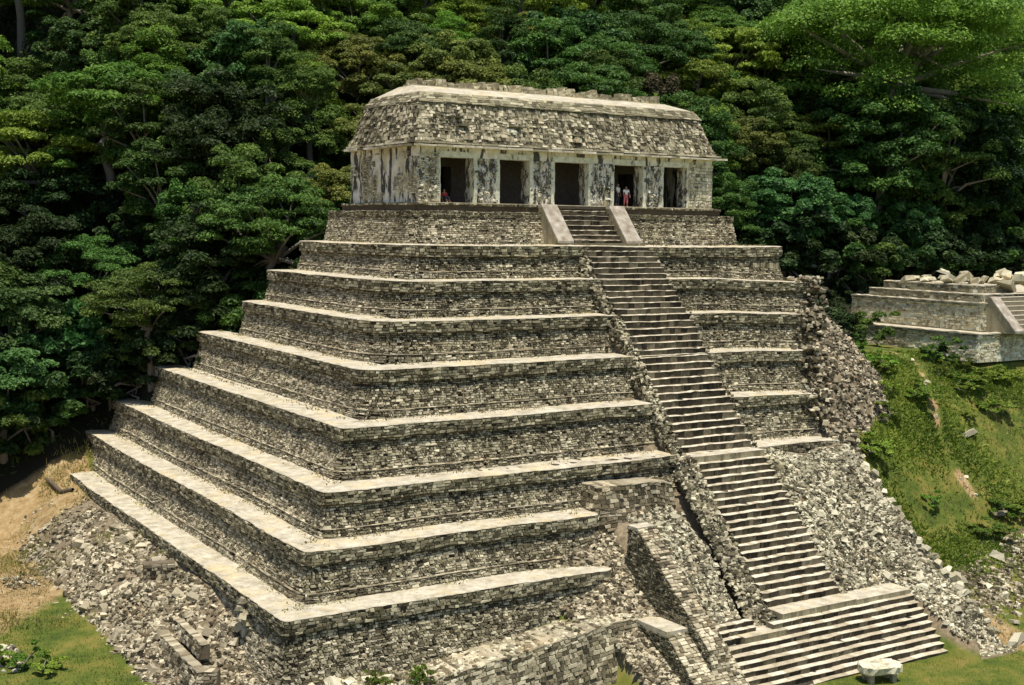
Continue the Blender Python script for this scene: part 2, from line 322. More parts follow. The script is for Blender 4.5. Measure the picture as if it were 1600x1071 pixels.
# ------------------------------------------------------------------ masonry machinery
class Path:
    """plan line with rounded corners; outward normal on the right of travel"""
    def __init__(s, pts, rads=None, step=.5):
        pts = [np.array(p, float) for p in pts]; out = []
        for i, p in enumerate(pts):
            r = rads[i] if rads else 0
            if i in (0, len(pts)-1) or r < .05: out.append(p); continue
            a = (pts[i-1]-p); b = (pts[i+1]-p); a /= np.linalg.norm(a); b /= np.linalg.norm(b)
            A = p+a*r; B = p+b*r; n = max(4, int(r*3))
            for k in range(n+1):
                u = k/n; q = (1-u)**2*A + 2*u*(1-u)*p*.72 + 2*u*(1-u)*(A+B)/2*.28 + u*u*B; out.append(q)
        P = [out[0]]
        for q in out[1:]:
            d = np.linalg.norm(q-P[-1]); m = max(1, int(d/step)); a = P[-1]
            for k in range(1, m+1): P.append(a+(q-a)*k/m)
        s.P = np.array(P); d = np.diff(s.P, axis=0); L = np.linalg.norm(d, axis=1); s.S = np.concatenate([[0], np.cumsum(L)])
        nn = np.stack([d[:, 1], -d[:, 0]], 1)/L[:, None]; nv = np.vstack([nn[:1], (nn[:-1]+nn[1:])/2, nn[-1:]])
        s.N = nv/np.linalg.norm(nv, axis=1)[:, None]*1.0; s.L = s.S[-1]
        c = np.clip((s.N[:, None]*np.vstack([nn[:1], nn])[:, None]).sum(-1), .7, 1); s.N = s.N/c
    def at(s, u, off=0):
        u = np.asarray(u, float)
        x = np.interp(u, s.S, s.P[:, 0]); y = np.interp(u, s.S, s.P[:, 1]); a = np.interp(u, s.S, s.N[:, 0]); b = np.interp(u, s.S, s.N[:, 1])
        return x+a*off, y+b*off
def warp(V):
    """slow settling of the old walls, stronger at the right-hand end"""
    V = np.array(V, float); x, y, z = V[:, 0].copy(), V[:, 1].copy(), V[:, 2].copy()
    V[:, 2] += vnoise(x+y*.7, z, 41, 6)*.06 + vnoise(x-y, z, 42, 2.1)*.03 - .05*np.maximum(0, x-20)*(z < -4)
    V[:, 0] += vnoise(y, z, 43, 4)*.05*(x < 0); V[:, 1] += vnoise(x, z, 44, 4)*.05; return V
def facing_data(path, u0, u1, d0, d1, ztop, off, ch=(.085, .16), ln=(.11, .36), pr=(.005, .06), miss=.03, tone=(0., 1.), keep=None, depth=.12, wav=1.0):
    """courses of roughly squared stones laid on a path; returns corner arrays"""
    rec = []; d = d0
    while d < d1-.05:
        h = min(R.uniform(*ch), d1-d); u = u0 - R.uniform(0, .3)
        n = int((u1-u0)/(ln[0]+ln[1])*2)+12
        l = R.uniform(ln[0], ln[1], n)*R.choice([.6, 1, 1, 1.25], n); e = u + np.concatenate([[0], np.cumsum(l)])
        a = e[:-1]; b = e[1:]; ok = (b > u0+.05) & (a < u1-.05) & (R.random(n) > miss); a = np.maximum(a[ok], u0); b = np.minimum(b[ok], u1)
        k = len(a); rec.append(np.stack([a, b, np.full(k, d), np.full(k, d+h), R.uniform(pr[0], pr[1], k)], 1)); d += h
    if not rec: return np.zeros((0, 8, 3)), np.zeros(0)
    r = np.vstack(rec)
    if keep is not None: r = r[keep(r)]
    n = len(r); j = lambda s: R.normal(0, s, n); g = .008
    t = np.clip(R.beta(1.5, 1.9, n)*(tone[1]-tone[0]) + tone[0], 0, 1); t = np.where(R.random(n) < .10, np.clip(t+.35, 0, 1), t)
    C = np.zeros((n, 8, 3))
    for q, (iu, idd) in enumerate(((0, 1), (1, 1), (1, 0), (0, 0))):
        uu = r[:, iu] + (g if iu == 0 else -g); dd = np.clip(r[:, 2+idd] + wav*(vnoise(uu, r[:, 2+idd]*2, 50, 1.1)*.05+vnoise(uu, r[:, 2+idd], 51, .45)*.025), d0-.01, d1) + (g if idd == 0 else -g)*.8
        ci = .018; cu = uu + (ci if iu == 0 else -ci) + j(.018); cdp = dd + (ci*.7 if idd == 0 else -ci*.7) + j(.012)
        for base, (U, D, P_) in ((0, (uu, dd, -depth)), (4, (cu, cdp, r[:, 4]+j(.012)))):
            o = off(D) + P_; X, Y = path.at(U, o); C[:, base+q, 0] = X; C[:, base+q, 1] = Y; C[:, base+q, 2] = ztop - D
    return C, t
SF = BOXF[1:]
def facing_mesh(C, t, fn=warp):
    n = len(C); V = C.reshape(-1, 3); V = fn(V) if fn else V
    F = (SF[None] + (np.arange(n)*8)[:, None, None]).reshape(-1, 4); return V, F, np.repeat(t, 5)
def facing(name, path, parts, m, parent, fn=warp):
    C = np.concatenate([p[0] for p in parts]); t = np.concatenate([p[1] for p in parts])
    V, F, T = facing_mesh(C, t, fn); o = ob(name, np_mesh(name, V, F, m, tone=T), parent); o['kind'] = 'stuff'; return o
def strip(path, u0, u1, rows, step=.5):
    """sheet through (offset, z) rows along the path"""
    n = max(2, int((u1-u0)/step)+1); u = np.linspace(u0, u1, n); V = []
    for off, z in rows:
        x, y = path.at(u, off); V.append(np.stack([x, y, np.full(n, float(z))], 1))
    V = np.vstack(V); m = len(rows); i = np.arange(m-1)[:, None]*n; j = np.arange(n-1)[None]
    F = np.stack([i+j, i+j+1, i+n+j+1, i+n+j], -1).reshape(-1, 4); return V, F
def wall_solid(name, path, u0, u1, ztop, prof, thick, m, parent, fn=warp, top=True):
    """closed wall body following the path: prof = [(depth, offset)...]"""
    rows = [(-thick, ztop-prof[-1][0]), (-thick, ztop)] + [(o, ztop-d) for d, o in prof]
    V, F = strip(path, u0, u1, rows); V = fn(V) if fn else V
    n = len(V)//len(rows)
    me = np_mesh(name, V, F, m, tone=np.full(len(F), .4)); o = ob(name, me, parent); return o

# ------------------------------------------------------------------ the pyramid
pyr = empty('stepped_pyramid', (12.7, 0, -25.6))
tag(pyr, 'tall stepped stone pyramid of eight broad terraces with a long steep central stair', 'pyramid')
def P(o):      # parts are built in world coordinates: undo the parent offset
    o.location = (0, 0, 0); o.matrix_parent_inverse = Matrix.Translation(-Vector(pyr.location)); return o
#        xL      yF      zT      yEnd  xR    rL   rR
TER = [(-3.40, -5.22, -2.80, 11.5, 28.9, 3.6, 1.6),
       (-5.41, -7.05, -4.95, 12.6, 30.2, 3.6, 2.0),
       (-7.19, -8.97, -7.20, 12.9, 28.4, 2.6, 2.4),
       (-9.13, -11.27, -9.62, 17.1, 26.4, 1.5, 2.6),
       (-11.53, -13.47, -12.35, 19.6, 24.9, .3, 1.4),
       (-13.61, -15.77, -15.22, 23.7, 25.2, .2, .8),
       (-15.57, -17.86, -17.62, 24.6, 2.3, .16, .3),
       (-17.56, -19.99, -20.20, 22.5, 1.6, .16, .3)]
BAT = .27
def off_t(Ht, base=.5):
    def f(d):
        d = np.asarray(d, float)
        return np.where(d < .72, .02*d + .07, -.16 + BAT*(d-.72) + np.where(d > Ht-base, .07, 0))
    return f
near_stones = []; rock_part_late = []
for i, (xL, yF, zT, yE, xR, rL, rR) in enumerate(TER):
    Ht = (zT - TER[i+1][2]) if i < 7 else 4.2
    if i == 5: pass
    off = off_t(Ht if i < 7 else 9)
    closed = xR > 20
    pts = [(xL, yE), (xL, yF), (xR, yF), (xR, 4 if closed else yF+3)]
    path = Path(pts, [0, rL, rR, 0])
    te = empty('terrace', (0, 0, 0), pyr); P(te)
    uL = yE - yF - .2*rL*0                                    # arc length near the left corner
    u1 = path.L - (4 if closed else 0)
    # closed core
    hb = Ht + .6; ring = [(0, 0.05), (.72, .05), (.74, -.22), (hb, -.21 + BAT*(hb-.72))]
    n = len(path.P); V = []
    for d, o in ring:
        x, y = path.at(path.S, o-.05); V.append(np.stack([x, y, np.full(n, zT-.03-d)], 1))
    V = np.vstack(V); a = np.arange(3)[:, None]*n; b = np.arange(n)[None]; bn = (b+1) % n
    Fq = np.stack([a+b, a+n+b, a+n+bn, a+bn], -1).reshape(-1, 4)
    me = bpy.data.meshes.new('core'); me.from_pydata([tuple(v) for v in warp(V)], [], [tuple(f) for f in Fq.tolist()] + [tuple(range(n))]); me.materials.append(M_MORT); me.update()
    ob('core', me, te)
    # ledge on top: a bleached earth and plaster sheet with its lip
    nxt = 1.9 if i else 3.0
    rows = [(.06, zT-.035), (.085, zT-.02), (.065, zT+.006), (-.02, zT+.03), (-.02, zT+.05)]
    V, F = strip(path, 0, path.L, rows, .3); nr = len(V)//5
    for rr_, o_ in ((3, .4), (4, nxt)):
        q_ = V[rr_*nr:(rr_+1)*nr]; q_[:, 0] = np.clip(q_[:, 0], xL+o_, xR-(o_ if closed else 0)); q_[:, 1] = np.maximum(q_[:, 1], yF+o_)
    e = R.normal(0, .02, len(V)); e[:3*nr] *= 1.0; ew = np.tile(R.normal(0, .03, nr), 5)*np.repeat([1, 1, 1, 0, 0], nr); V = warp(V); V[:, 2] += e*.5; V[:, 0] += ew*(V[:, 1] > yF+.5); V[:, 1] += ew*(V[:, 1] <= yF+.5); ob('ledge', np_mesh('ledge', V, F, M_LEDGE), te)
    # facing in real stones: cornice band, wall, base moulding
    # front stones are coloured darker than the side stones
    ucor = path.S[np.argmin(np.hypot(path.P[:, 0]-xL, path.P[:, 1]-yF))]
    stair = lambda r, p=path: ~((lambda xy: (xy[0] > 10.1) & (xy[0] < 15.4) & (xy[1] < yF+.6))(p.at((r[:, 0]+r[:, 1])/2, 0)))
    Hw = Ht-.0 if i < 7 else 4.2
    if closed: kf = stair
    else: kf = None
    cor = lambda a_, b_, **k: facing_data(path, a_, b_, .045, .72, zT, off, ch=(.13, .19), ln=(.22, .5), pr=(-.01, .05), keep=kf, **k)
    wl = lambda a_, b_, **k: facing_data(path, a_, b_, .74, Hw+.05, zT, off, keep=kf, **k)
    dl = facing_data(path, 0, ucor, .74, Hw+.05, zT, off, keep=kf, tone=(.06, 1))
    df = wl(ucor, path.L, tone=(0, .9))
    cl = cor(0, ucor); cf = cor(ucor, path.L)
    if i >= 6:      # nearest course stones are objects of their own
        for C_, t_ in (cl, cf):
            cen = C_.mean(1); sel = np.abs(cen[:, 0]-xL)+np.abs(cen[:, 1]-yF) < (5.5 if i == 7 else 3.5)
            for c8, tt in zip(C_[sel], t_[sel]): near_stones.append((te, c8, tt))
            cl = (cl[0][~sel], cl[1][~sel]) if C_ is cl[0] else cl
            cf = (cf[0][~sel], cf[1][~sel]) if C_ is cf[0] else cf
    facing('cornice_stones', path, [cl, cf], M_CORN, te)
    facing('side_facing_stones', path, [dl], M_WALL, te); facing('front_facing_stones', path, [df], M_WALLF, te)
    nt_ = int(path.L*18); uu_ = R.uniform(.5, path.L, nt_); oo_ = -1.0-R.uniform(.0, 1, nt_)**.6*.6; X_, Y_ = path.at(uu_, oo_); kk_ = (vnoise(X_, Y_, 140+i, 1.5) > -.1) & ~((X_ > 9) & (X_ < 16)); X_, Y_ = np.maximum(X_[kk_], xL+.05), np.maximum(Y_[kk_], yF+.05)
    p_ = warp(np.stack([X_, Y_, np.full(len(X_), zT+.02)], 1)); a_ = R.normal(0, .5, p_.shape); a_[:, 2] = 1; b_ = R.normal(0, 1, p_.shape); b_[:, 2] = 0; s_ = R.uniform(.04, .16, (len(p_), 1))
    V = np.stack([p_-b_*.02, p_+b_*.02, p_+a_*s_+b_*.012, p_+a_*s_*.95-b_*.012], 1).reshape(-1, 3); o_ = ob('ledge_weeds', np_mesh('ledge_weeds', V, np.arange(len(V)).reshape(-1, 4), L_STRAW, tone=R.random(len(p_))), te); o_['kind'] = 'stuff'
    if i in (0, 1, 2, 3, 4, 5, 6):      # thin bright string course
        if 1 <= i <= 5:      # crumbled right-hand end of the tier
            nn_ = 260; q_ = np.stack([xR - R.beta(1, 2.2, nn_)*2.6, yF + R.uniform(-.25, 1.2, nn_), zT - R.beta(1, 1.6, nn_)*2.4], 1); q_[:, 1] -= (zT-q_[:, 2])*.3
            rock_part_late.append((q_, R.uniform(.07, .26, nn_), te))
        V, F = strip(path, .3, path.L, [(off(np.array(Hw-.49)).item()-.02, zT-Hw+.53), (off(np.array(Hw-.49)).item()+.06, zT-Hw+.52), (off(np.array(Hw-.49)).item()+.07, zT-Hw+.49)], .5)
        V = warp(V); V[:, 2] += R.normal(0, .012, len(V)); ob('string_course', np_mesh('string_course', V, F, M_RUB, tone=np.clip(R.normal(.55, .2, len(F)), 0, 1)), te)
cache = {}
for te, c8, tt in near_stones[:300]:
    V, F, T = facing_mesh(c8[None], np.array([tt])); c0 = V.mean(0)
    o = ob('stone', np_mesh('stone', V-c0, F, M_CORN, tone=T), te, tuple(c0))

# terraces 6..8 keep a solid body under the stair
boxes('inner_core', [((2, -15.2, -26), (25, 14, -15.4)), ((0, -3, -26), (25, 11, -3.4))], M_MORT, P(empty('foundation', (0, 0, 0), pyr)))

# ------------------------------------------------------------------ stairs
def make_steps(parent, x0, x1, ya, za, yb, zb, n, m=M_RISER, first_land=None, jitx=.05):
    """steps between (ya,za) top edge and (yb,zb) lowest edge; every step a mesh of riser blocks with a tread"""
    rise = (za-zb)/n; run = (ya-yb)/n
    for k in range(1, n+1):
        y = ya - run*k; z = za - rise*k; lst = []; xa = x0 + R.normal(0, jitx); xe = x1 + R.normal(0, jitx)
        cuts = [xa]
        while cuts[-1] < xe-.6: cuts.append(cuts[-1] + R.uniform(.35, .85))
        cuts[-1] = xe
        Vs = []; Fs = []; mi = []; tn = []; q = 0
        for a, b in zip(cuts[:-1], cuts[1:]):
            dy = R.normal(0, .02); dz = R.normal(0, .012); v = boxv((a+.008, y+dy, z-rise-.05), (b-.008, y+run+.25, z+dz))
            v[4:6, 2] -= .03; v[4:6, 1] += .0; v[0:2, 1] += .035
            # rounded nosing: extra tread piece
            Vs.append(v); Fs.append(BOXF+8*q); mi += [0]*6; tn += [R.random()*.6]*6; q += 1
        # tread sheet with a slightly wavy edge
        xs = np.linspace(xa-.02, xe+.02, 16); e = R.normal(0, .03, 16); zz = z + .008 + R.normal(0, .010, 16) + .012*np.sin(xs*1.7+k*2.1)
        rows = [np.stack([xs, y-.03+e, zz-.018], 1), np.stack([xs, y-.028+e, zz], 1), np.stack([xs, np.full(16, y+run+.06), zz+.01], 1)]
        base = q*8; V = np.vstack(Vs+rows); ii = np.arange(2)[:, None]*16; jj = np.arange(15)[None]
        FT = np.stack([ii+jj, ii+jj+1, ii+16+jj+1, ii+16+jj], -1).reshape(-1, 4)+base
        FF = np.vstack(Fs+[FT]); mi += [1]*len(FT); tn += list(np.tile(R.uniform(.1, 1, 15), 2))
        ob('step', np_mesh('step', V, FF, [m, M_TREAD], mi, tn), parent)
ST = P(empty('main_staircase', (0, 0, 0), pyr)); ST.name = 'staircase'
X0, X1 = 9.9, 15.62
make_steps(ST, X0, X1, -5.22, -2.75, -9.0, -6.8, 11)
make_steps(ST, X0, X1, -9.0, -6.8, -9.5, -7.17, 1)
make_steps(ST, X0, X1, -9.5, -7.17, -16.1, -15.22, 19)
make_steps(ST, X0, X1, -16.94, -15.22, -23.55, -22.38, 19)
def landing(x0, x1, ya, yb, z, h=.4):
    boxes('landing', [((x0, yb, z-h), (x1, ya, z+.03))], M_WALLF, ST, .012, .5, M_LEDGE)
landing(X0, X1+.05, -16.0, -16.95, -15.24); landing(X0, X1+.1, -23.5, -24.85, -22.79)
landing(X1+.1, 20.35, -23.3, -24.87, -22.83)
make_steps(ST, 8.9, 20.3, -24.84, -22.80, -25.15, -23.1, 1, first_land=None)
make_steps(ST, 9.6, 20.35, -25.15, -23.1, -25.5, -23.42, 1)
make_steps(ST, 4.75, 7.9, -24.3, -22.6, -25.15, -23.42, 3)
make_steps(ST, 4.7, 20.4, -25.5, -23.42, -27.95, -25.62, 7)
boxes('dirt_landing', [((6.5, -25.5, -24.3), (9.7, -23.2, -23.4))], M_WALLF, ST, .02, .4, M_LEDGE)
# stair mass (solid under the steps)
prof = [(-5.3, -3.2), (-9.1, -7.6), (-9.6, -7.7), (-16.2, -15.8), (-17, -15.9), (-23.6, -23.0), (-27.9, -26.3), (-4.0, -26.3)]
def prism(name, prof, x0, x1, m, parent, fn=None):
    n = len(prof); V = [(x0, y, z) for y, z in prof] + [(x1, y, z) for y, z in prof]
    F = [tuple(range(n)), tuple(range(2*n-1, n-1, -1))] + [(i, n+i, n+(i+1) % n, (i+1) % n) for i in range(n)]
    me = bpy.data.meshes.new(name); me.from_pydata(V, [], F); me.materials.append(m); a_ = me.attributes.new('tone', 'FLOAT', 'FACE'); a_.data.foreach_set('value', np.full(len(me.polygons), .5, np.float32)); me.update(); return ob(name, me, parent)
prism('stair_core', prof, X0+.02, X1-.02, M_MORT, ST)
# upper plinth and its stair
pl = P(empty('plinth', (0, 0, 0), pyr))
def plinth_tier(x0, y0, x1, y1, z, h, r, cor_h=.42, bat=.24):
    path = Path([(x0, y1), (x0, y0), (x1, y0), (x1, y1)], [0, r, r, 0])
    off = lambda d: np.where(np.asarray(d, float) < cor_h, 0, -.09 + bat*(np.asarray(d, float)-cor_h))
    n = len(path.P); V = []
    for d, o in ((0, 0), (cor_h, 0), (cor_h+.01, -.1), (h, -.12+bat*(h-cor_h))):
        x, y = path.at(path.S, o-.05); V.append(np.stack([x, y, np.full(n, z-.02-d)], 1))
    V = np.vstack(V); a = np.arange(3)[:, None]*n; b = np.arange(n)[None]; bn = (b+1) % n
    Fq = np.stack([a+b, a+n+b, a+n+bn, a+bn], -1).reshape(-1, 4)
    me = bpy.data.meshes.new('core'); me.from_pydata([tuple(v) for v in V], [], [tuple(f) for f in Fq.tolist()] + [tuple(range(n))]); me.materials.append(M_LEDGE); me.materials.append(M_MORT); me.update()
    for p_ in list(me.polygons)[:-1]: p_.material_index = 1
    ob('plinth_core', me, pl)
    kf = lambda r_: (lambda xy: ~((xy[0] > 8.9) & (xy[0] < 16.0) & (xy[1] < y0+.4)))(path.at((r_[:, 0]+r_[:, 1])/2, 0))
    facing('plinth_facing', path, [facing_data(path, 0, path.L, .0, cor_h, z, off, pr=(0, .03), keep=kf)], M_CORN, pl, None)
    if h > .8: facing('plinth_wall_facing', path, [facing_data(path, 0, path.L, cor_h, h, z, off, tone=(.1, 1), keep=kf)], M_WALL, pl, None)
plinth_tier(-1.15, -1.55, 26.65, 11.6, -.55, 2.3, .4)
plinth_tier(-.35, -.85, 25.9, 11.2, -.02, .58, .15, cor_h=.2, bat=.0)
us = P(empty('upper_staircase', (0, 0, 0), pyr))
make_steps(us, 10.1, 14.6, -.9, -.05, -3.45, -2.75, 8)
prism('stair_core', [(-.8, -.4), (-3.3, -2.8), (-.8, -2.8)], 10.12, 14.58, M_MORT, us)
for xa in (8.8, 14.6):
    prism('stair_side', [(-1.2, -.2), (-1.6, -.2), (-3.65, -2.5), (-3.65, -2.8), (-1.2, -2.8)], xa+.06, xa+1.24, M_WALL, us)
    o = prism('balustrade', [(-1.2, .0), (-1.6, .02), (-3.75, -2.45), (-3.75, -2.62), (-1.62, -.2), (-1.2, -.2)], xa, xa+1.3, M_SLAB, us)
boxes('bottom_slab', [((8.8, -3.95, -2.82), (16.1, -3.4, -2.6))], M_WALLF, us, .01, .3, M_TREAD)

# broken strip of masonry down the left edge of the stair, and a narrower one on the right
ICO = None
def ico():
    t = (1+5**.5)/2
    V = np.array([(-1, t, 0), (1, t, 0), (-1, -t, 0), (1, -t, 0), (0, -1, t), (0, 1, t), (0, -1, -t), (0, 1, -t), (t, 0, -1), (t, 0, 1), (-t, 0, -1), (-t, 0, 1)], float)
    F = np.array([(0, 11, 5), (0, 5, 1), (0, 1, 7), (0, 7, 10), (0, 10, 11), (1, 5, 9), (5, 11, 4), (11, 10, 2), (10, 7, 6), (7, 1, 8), (3, 9, 4), (3, 4, 2), (3, 2, 6), (3, 6, 8), (3, 8, 9), (4, 9, 5), (2, 4, 11), (6, 2, 10), (8, 6, 7), (9, 8, 1)])
    return V/np.linalg.norm(V, axis=1)[:, None], F
IV, IF = ico()
ROCKS = []
def boxrock():
    d = np.array([R.uniform(.75, 1.1), R.uniform(.5, .85), R.uniform(.28, .6)]); c = np.array([(x, y, z) for z in (-1, 1) for (x, y) in ((-1, -1), (1, -1), (1, 1), (-1, 1))], float)
    c[4:, :2] *= R.uniform(.55, .95); c += R.normal(0, .12, (8, 3)); k = R.integers(0, 8); c[k] *= R.uniform(.6, .85); return c*d
IF = np.array([(0, 2, 1), (0, 3, 2), (4, 5, 6), (4, 6, 7), (0, 1, 5), (0, 5, 4), (1, 2, 6), (1, 6, 5), (2, 3, 7), (2, 7, 6), (3, 0, 4), (3, 4, 7)])
for k in range(16): ROCKS.append(boxrock())
for k in range(0):
    q = Matrix.Rotation(R.uniform(0, 3), 3, Vector(R.normal(0, 1, 3)).normalized()); v = IV @ np.array(q).T
    p = 4.5; v = v/((np.abs(v)**p).sum(1)**(1/p))[:, None]*.8
    v = v*R.uniform(.78, 1.18, (12, 1)); v = v*np.array([1, R.uniform(.6, .9), R.uniform(.4, .68)]); ROCKS.append(v)
def rock_mass(pos, size, tilt=.8):
    n = len(pos); k = R.integers(0, 16, n); base = np.array(ROCKS)[k]*np.asarray(size)[:, None, None]
    az = R.uniform(0, 2*np.pi, n); tx = R.normal(0, tilt, n)
    c, s_ = np.cos(tx), np.sin(tx); y = base[..., 1]*c[:, None]-base[..., 2]*s_[:, None]; z = base[..., 1]*s_[:, None]+base[..., 2]*c[:, None]; x = base[..., 0]
    c, s_ = np.cos(az), np.sin(az); X = x*c[:, None]-y*s_[:, None]; Y = x*s_[:, None]+y*c[:, None]
    V = (np.stack([X, Y, z], -1) + pos[:, None]).reshape(-1, 3)
    F = (IF[None] + (np.arange(n)*8)[:, None, None]).reshape(-1, 3)
    t = np.clip(R.beta(.9, 1.0, n), 0, 1); return V, F, np.repeat(t, 12)
def rock_part(name, pos, size, m, parent, tilt=.8):
    V, F, T = rock_mass(np.asarray(pos, float), size, tilt); o = ob(name, np_mesh(name, V, F, m, tone=T), parent); o['kind'] = 'stuff'; return o
for q_, s_, te_ in rock_part_late: rock_part('crumbled_edge', q_, s_, M_RUB, te_)
def edge_rocks(x0, x1, ya, yb, n, drop=0.0, s=(.08, .22)):
    y = R.uniform(yb, ya, n); x = R.uniform(x0, x1, n); z = stair_z(y) + R.uniform(-1.3 if x1 < 9.7 else -.35, .05, n) - drop - (x < X0)*(X0-x)*.55
    return np.stack([x, y, z], 1), R.uniform(*s, n)
for (a, b) in (((9.05, 9.95, -5.5, -16.6, 560)), ((15.55, 16.2, -5.5, -16.2, 130))) if False else []: pass
pos = []; sz = []
for x0, x1, ya, yb, n in ((9.4, 9.95, -5.4, -16.8, 850), (9.38, 9.66, -5.4, -16.8, 900), (8.7, 9.95, -17, -24.3, 1700), (15.6, 16.0, -5.6, -16.2, 150), (15.6, 16.3, -17, -23.5, 420)):
    p_, s_ = edge_rocks(x0, x1, ya, yb, n); pos.append(p_); sz.append(s_*(.78 if ya > -17 else 1))
rock_part('edge_rubble', np.vstack(pos), np.concatenate(sz), M_WALLF, ST)
prism('edge_core', [(-4.6, -3.4), (-9.1, -7.9), (-16.3, -16.2), (-23.8, -23.5), (-4, -23.5)], 9.62, 9.98, M_MORT, ST)

# ------------------------------------------------------------------ outer walls left of the stair
def block(name, path_pts, ztop, h, m, label=None, rads=None, ln=(.2, .5), ch=(.14, .24), bat=.12, thick=1.2, ptop=None, parent=None, ledge=True, tone=(0, 1), topfn=None):
    """a free wall: body, top and stone facing as parts"""
    path = Path(path_pts, rads); root = empty(name, (path.P[0][0], path.P[0][1], ztop-h), parent)
    inv = Matrix.Translation(-Vector(root.location))
    off = lambda d: bat*np.asarray(d, float)
    def sink(V):
        V = np.array(V, float)
        if topfn: V[:, 2] += topfn(V[:, 0], V[:, 1])
        return V
    rows = [(off(h)-.06, ztop-h), (-.06, ztop-.02), (-thick, ztop-.02), (-thick, ztop-h)]
    V, F = strip(path, 0, path.L, rows); V = sink(V); n = len(V)//4
    F = np.vstack([F, [[0, n, 2*n, 3*n], [n-1, 2*n-1, 3*n-1, 4*n-1]]])
    a = ob('wall_core', np_mesh('wall_core', V, F, M_MORT, tone=np.full(len(F), .5)), root); a.matrix_parent_inverse = inv
    C, t = facing_data(path, 0, path.L, 0.03, h, ztop, off, ch=ch, ln=ln, tone=tone); V, F, T = facing_mesh(C, t, sink)
    f_ = ob('facing_stones', np_mesh('facing_stones', V, F, m, tone=T), root); f_['kind'] = 'stuff'; f_.matrix_parent_inverse = inv
    if ledge:
        V, F = strip(path, 0, path.L, [(.05, ztop-.05), (.04, ztop+.02), (-thick, ztop+.03)], .3); V = sink(V); V[:, 2] += R.normal(0, .012, len(V)); V[:, :2] += R.normal(0, .015, (len(V), 2))
        c_ = ob('wall_top', np_mesh('wall_top', V, F, M_RUB, tone=np.clip(R.normal(.62, .15, len(F)), 0, 1)), root); c_.matrix_parent_inverse = inv
    if label: tag(root, label, 'wall')
    return root
block('outer_wall_remnant', [(2.5, -15.9), (2.5, -17.6), (8.2, -17.3), (8.5, -14.6)], -16.3, 2.8, M_RUB,
      'rough square remnant of outer wall under the sixth terrace, left of the stair', rads=[0, .3, .5, 0], thick=1.5, tone=(0, .9), bat=.22, topfn=lambda x, y: vnoise(x, y, 63, 3)*.1-.35*smooth(6.5, 8.5, x))
def ramp_wall(name, x0, x1, top, zb, m_top, m_face, label):
    """inclined buttress: vertical side, top sloping down toward the viewer"""
    root = empty(name, (x0, top[-1][0], zb)); inv = Matrix.Translation(-Vector(root.location))
    prof = top + [(top[-1][0], zb), (top[0][0], zb)]
    a = prism('core', prof, x0+.06, x1-.03, M_MORT, root); a.matrix_parent_inverse = inv
    # left side facing courses clipped under the sloping top
    ys = np.array([-p[0] for p in top]); zs = np.array([p[1] for p in top])
    path = Path([(x0, top[0][0]), (x0, top[-1][0])]); ztop = zs.max()
    kp = lambda r: (ztop - r[:, 2]) < np.interp(-(top[0][0] - (r[:, 0]+r[:, 1])/2), ys, zs)+.02
    C, t = facing_data(path, 0, path.L, 0, ztop-zb, ztop, lambda d: 0*np.asarray(d), keep=kp, tone=(0, .7)); V, F, T = facing_mesh(C, t, None)
    o = ob('side_facing', np_mesh('side_facing', V, F, M_WALLF, tone=T), root); o['kind'] = 'stuff'; o.matrix_parent_inverse = inv
    # sloping face: courses of small stones following the profile
    Cs = []; Ts = []
    for (ya, za), (yb, zb_) in zip(top[:-1], top[1:]):
        L = math.hypot(ya-yb, za-zb_); flat = abs(za-zb_) < .5; u = 0
        if flat:
            b = ob('flat_top', np_mesh('flat_top', boxv((x0-.03, yb-.04, min(za, zb_)-.12), (x1, ya, za+.05)) + R.normal(0, .01, (8, 3)), BOXF, M_LEDGE), root); b.matrix_parent_inverse = inv; continue
        while u < L-.05:
            w = R.uniform(.13, .22); x = x0
            while x < x1-.08:
                l = R.uniform(.2, .5); xe = min(x+l, x1)
                fa, fb = u/L, min((u+w)/L, 1); A = np.array([ya+(yb-ya)*fa, za+(zb_-za)*fa]); B = np.array([ya+(yb-ya)*fb, za+(zb_-za)*fb])
                nrm = np.array([-(za-zb_), (ya-yb)])/L; pr_ = R.uniform(.02, .09); A2 = A+nrm*pr_; B2 = B+nrm*pr_
                g_ = .015
                c = np.array([(x+g_, A[0], A[1]), (xe-g_, A[0], A[1]), (xe-g_, B[0], B[1]), (x+g_, B[0], B[1]), (x+g_*2, A2[0], A2[1]-.01), (xe-g_*2, A2[0], A2[1]-.01), (xe-g_*2, B2[0], B2[1]+.02), (x+g_*2, B2[0], B2[1]+.02)]) + R.normal(0, .01, (8, 3))
                Cs.append(c); Ts.append(R.beta(1.6, 1.4)); x = xe
            u += w
    V, F, T = facing_mesh(np.array(Cs), np.array(Ts), None); o = ob('slope_facing', np_mesh('slope_facing', V, F, m_face, tone=T), root); o['kind'] = 'stuff'; o.matrix_parent_inverse = inv
    tag(root, label, 'buttress'); return root
ramp_wall('buttress', 2.75, 4.0, [(-19.9, -17.95), (-20.75, -18.0), (-26.9, -23.1), (-27.2, -24.3)], -25.6, M_LEDGE, M_RUB, 'narrow inclined stone buttress with a small flat top, upper of two left of the stair')
ramp_wall('buttress', 1.35, 4.65, [(-22.6, -22.35), (-25.2, -22.5), (-29.0, -25.8)], -26, M_LEDGE, M_WALL, 'wide low stone buttress with a flat pale top, lower of two beside the bottom steps')
bw = block('sloping_terrace_wall', [(-13.0, -21.9), (-12.3, -22.5), (-6, -22.6), (1.4, -22.7)], -23.6, 3.2, M_WALL,
      'low leaning retaining wall with a pale broken top in front of the lowest terrace', rads=[0, .4, 0, 0], thick=2.2, bat=.25, topfn=lambda x, y: np.interp(x, [-13, -11.5, -6, 0, 2], [0, .1, .65, 1.35, 1.4]) + vnoise(x, y, 61, 1.2)*.05)
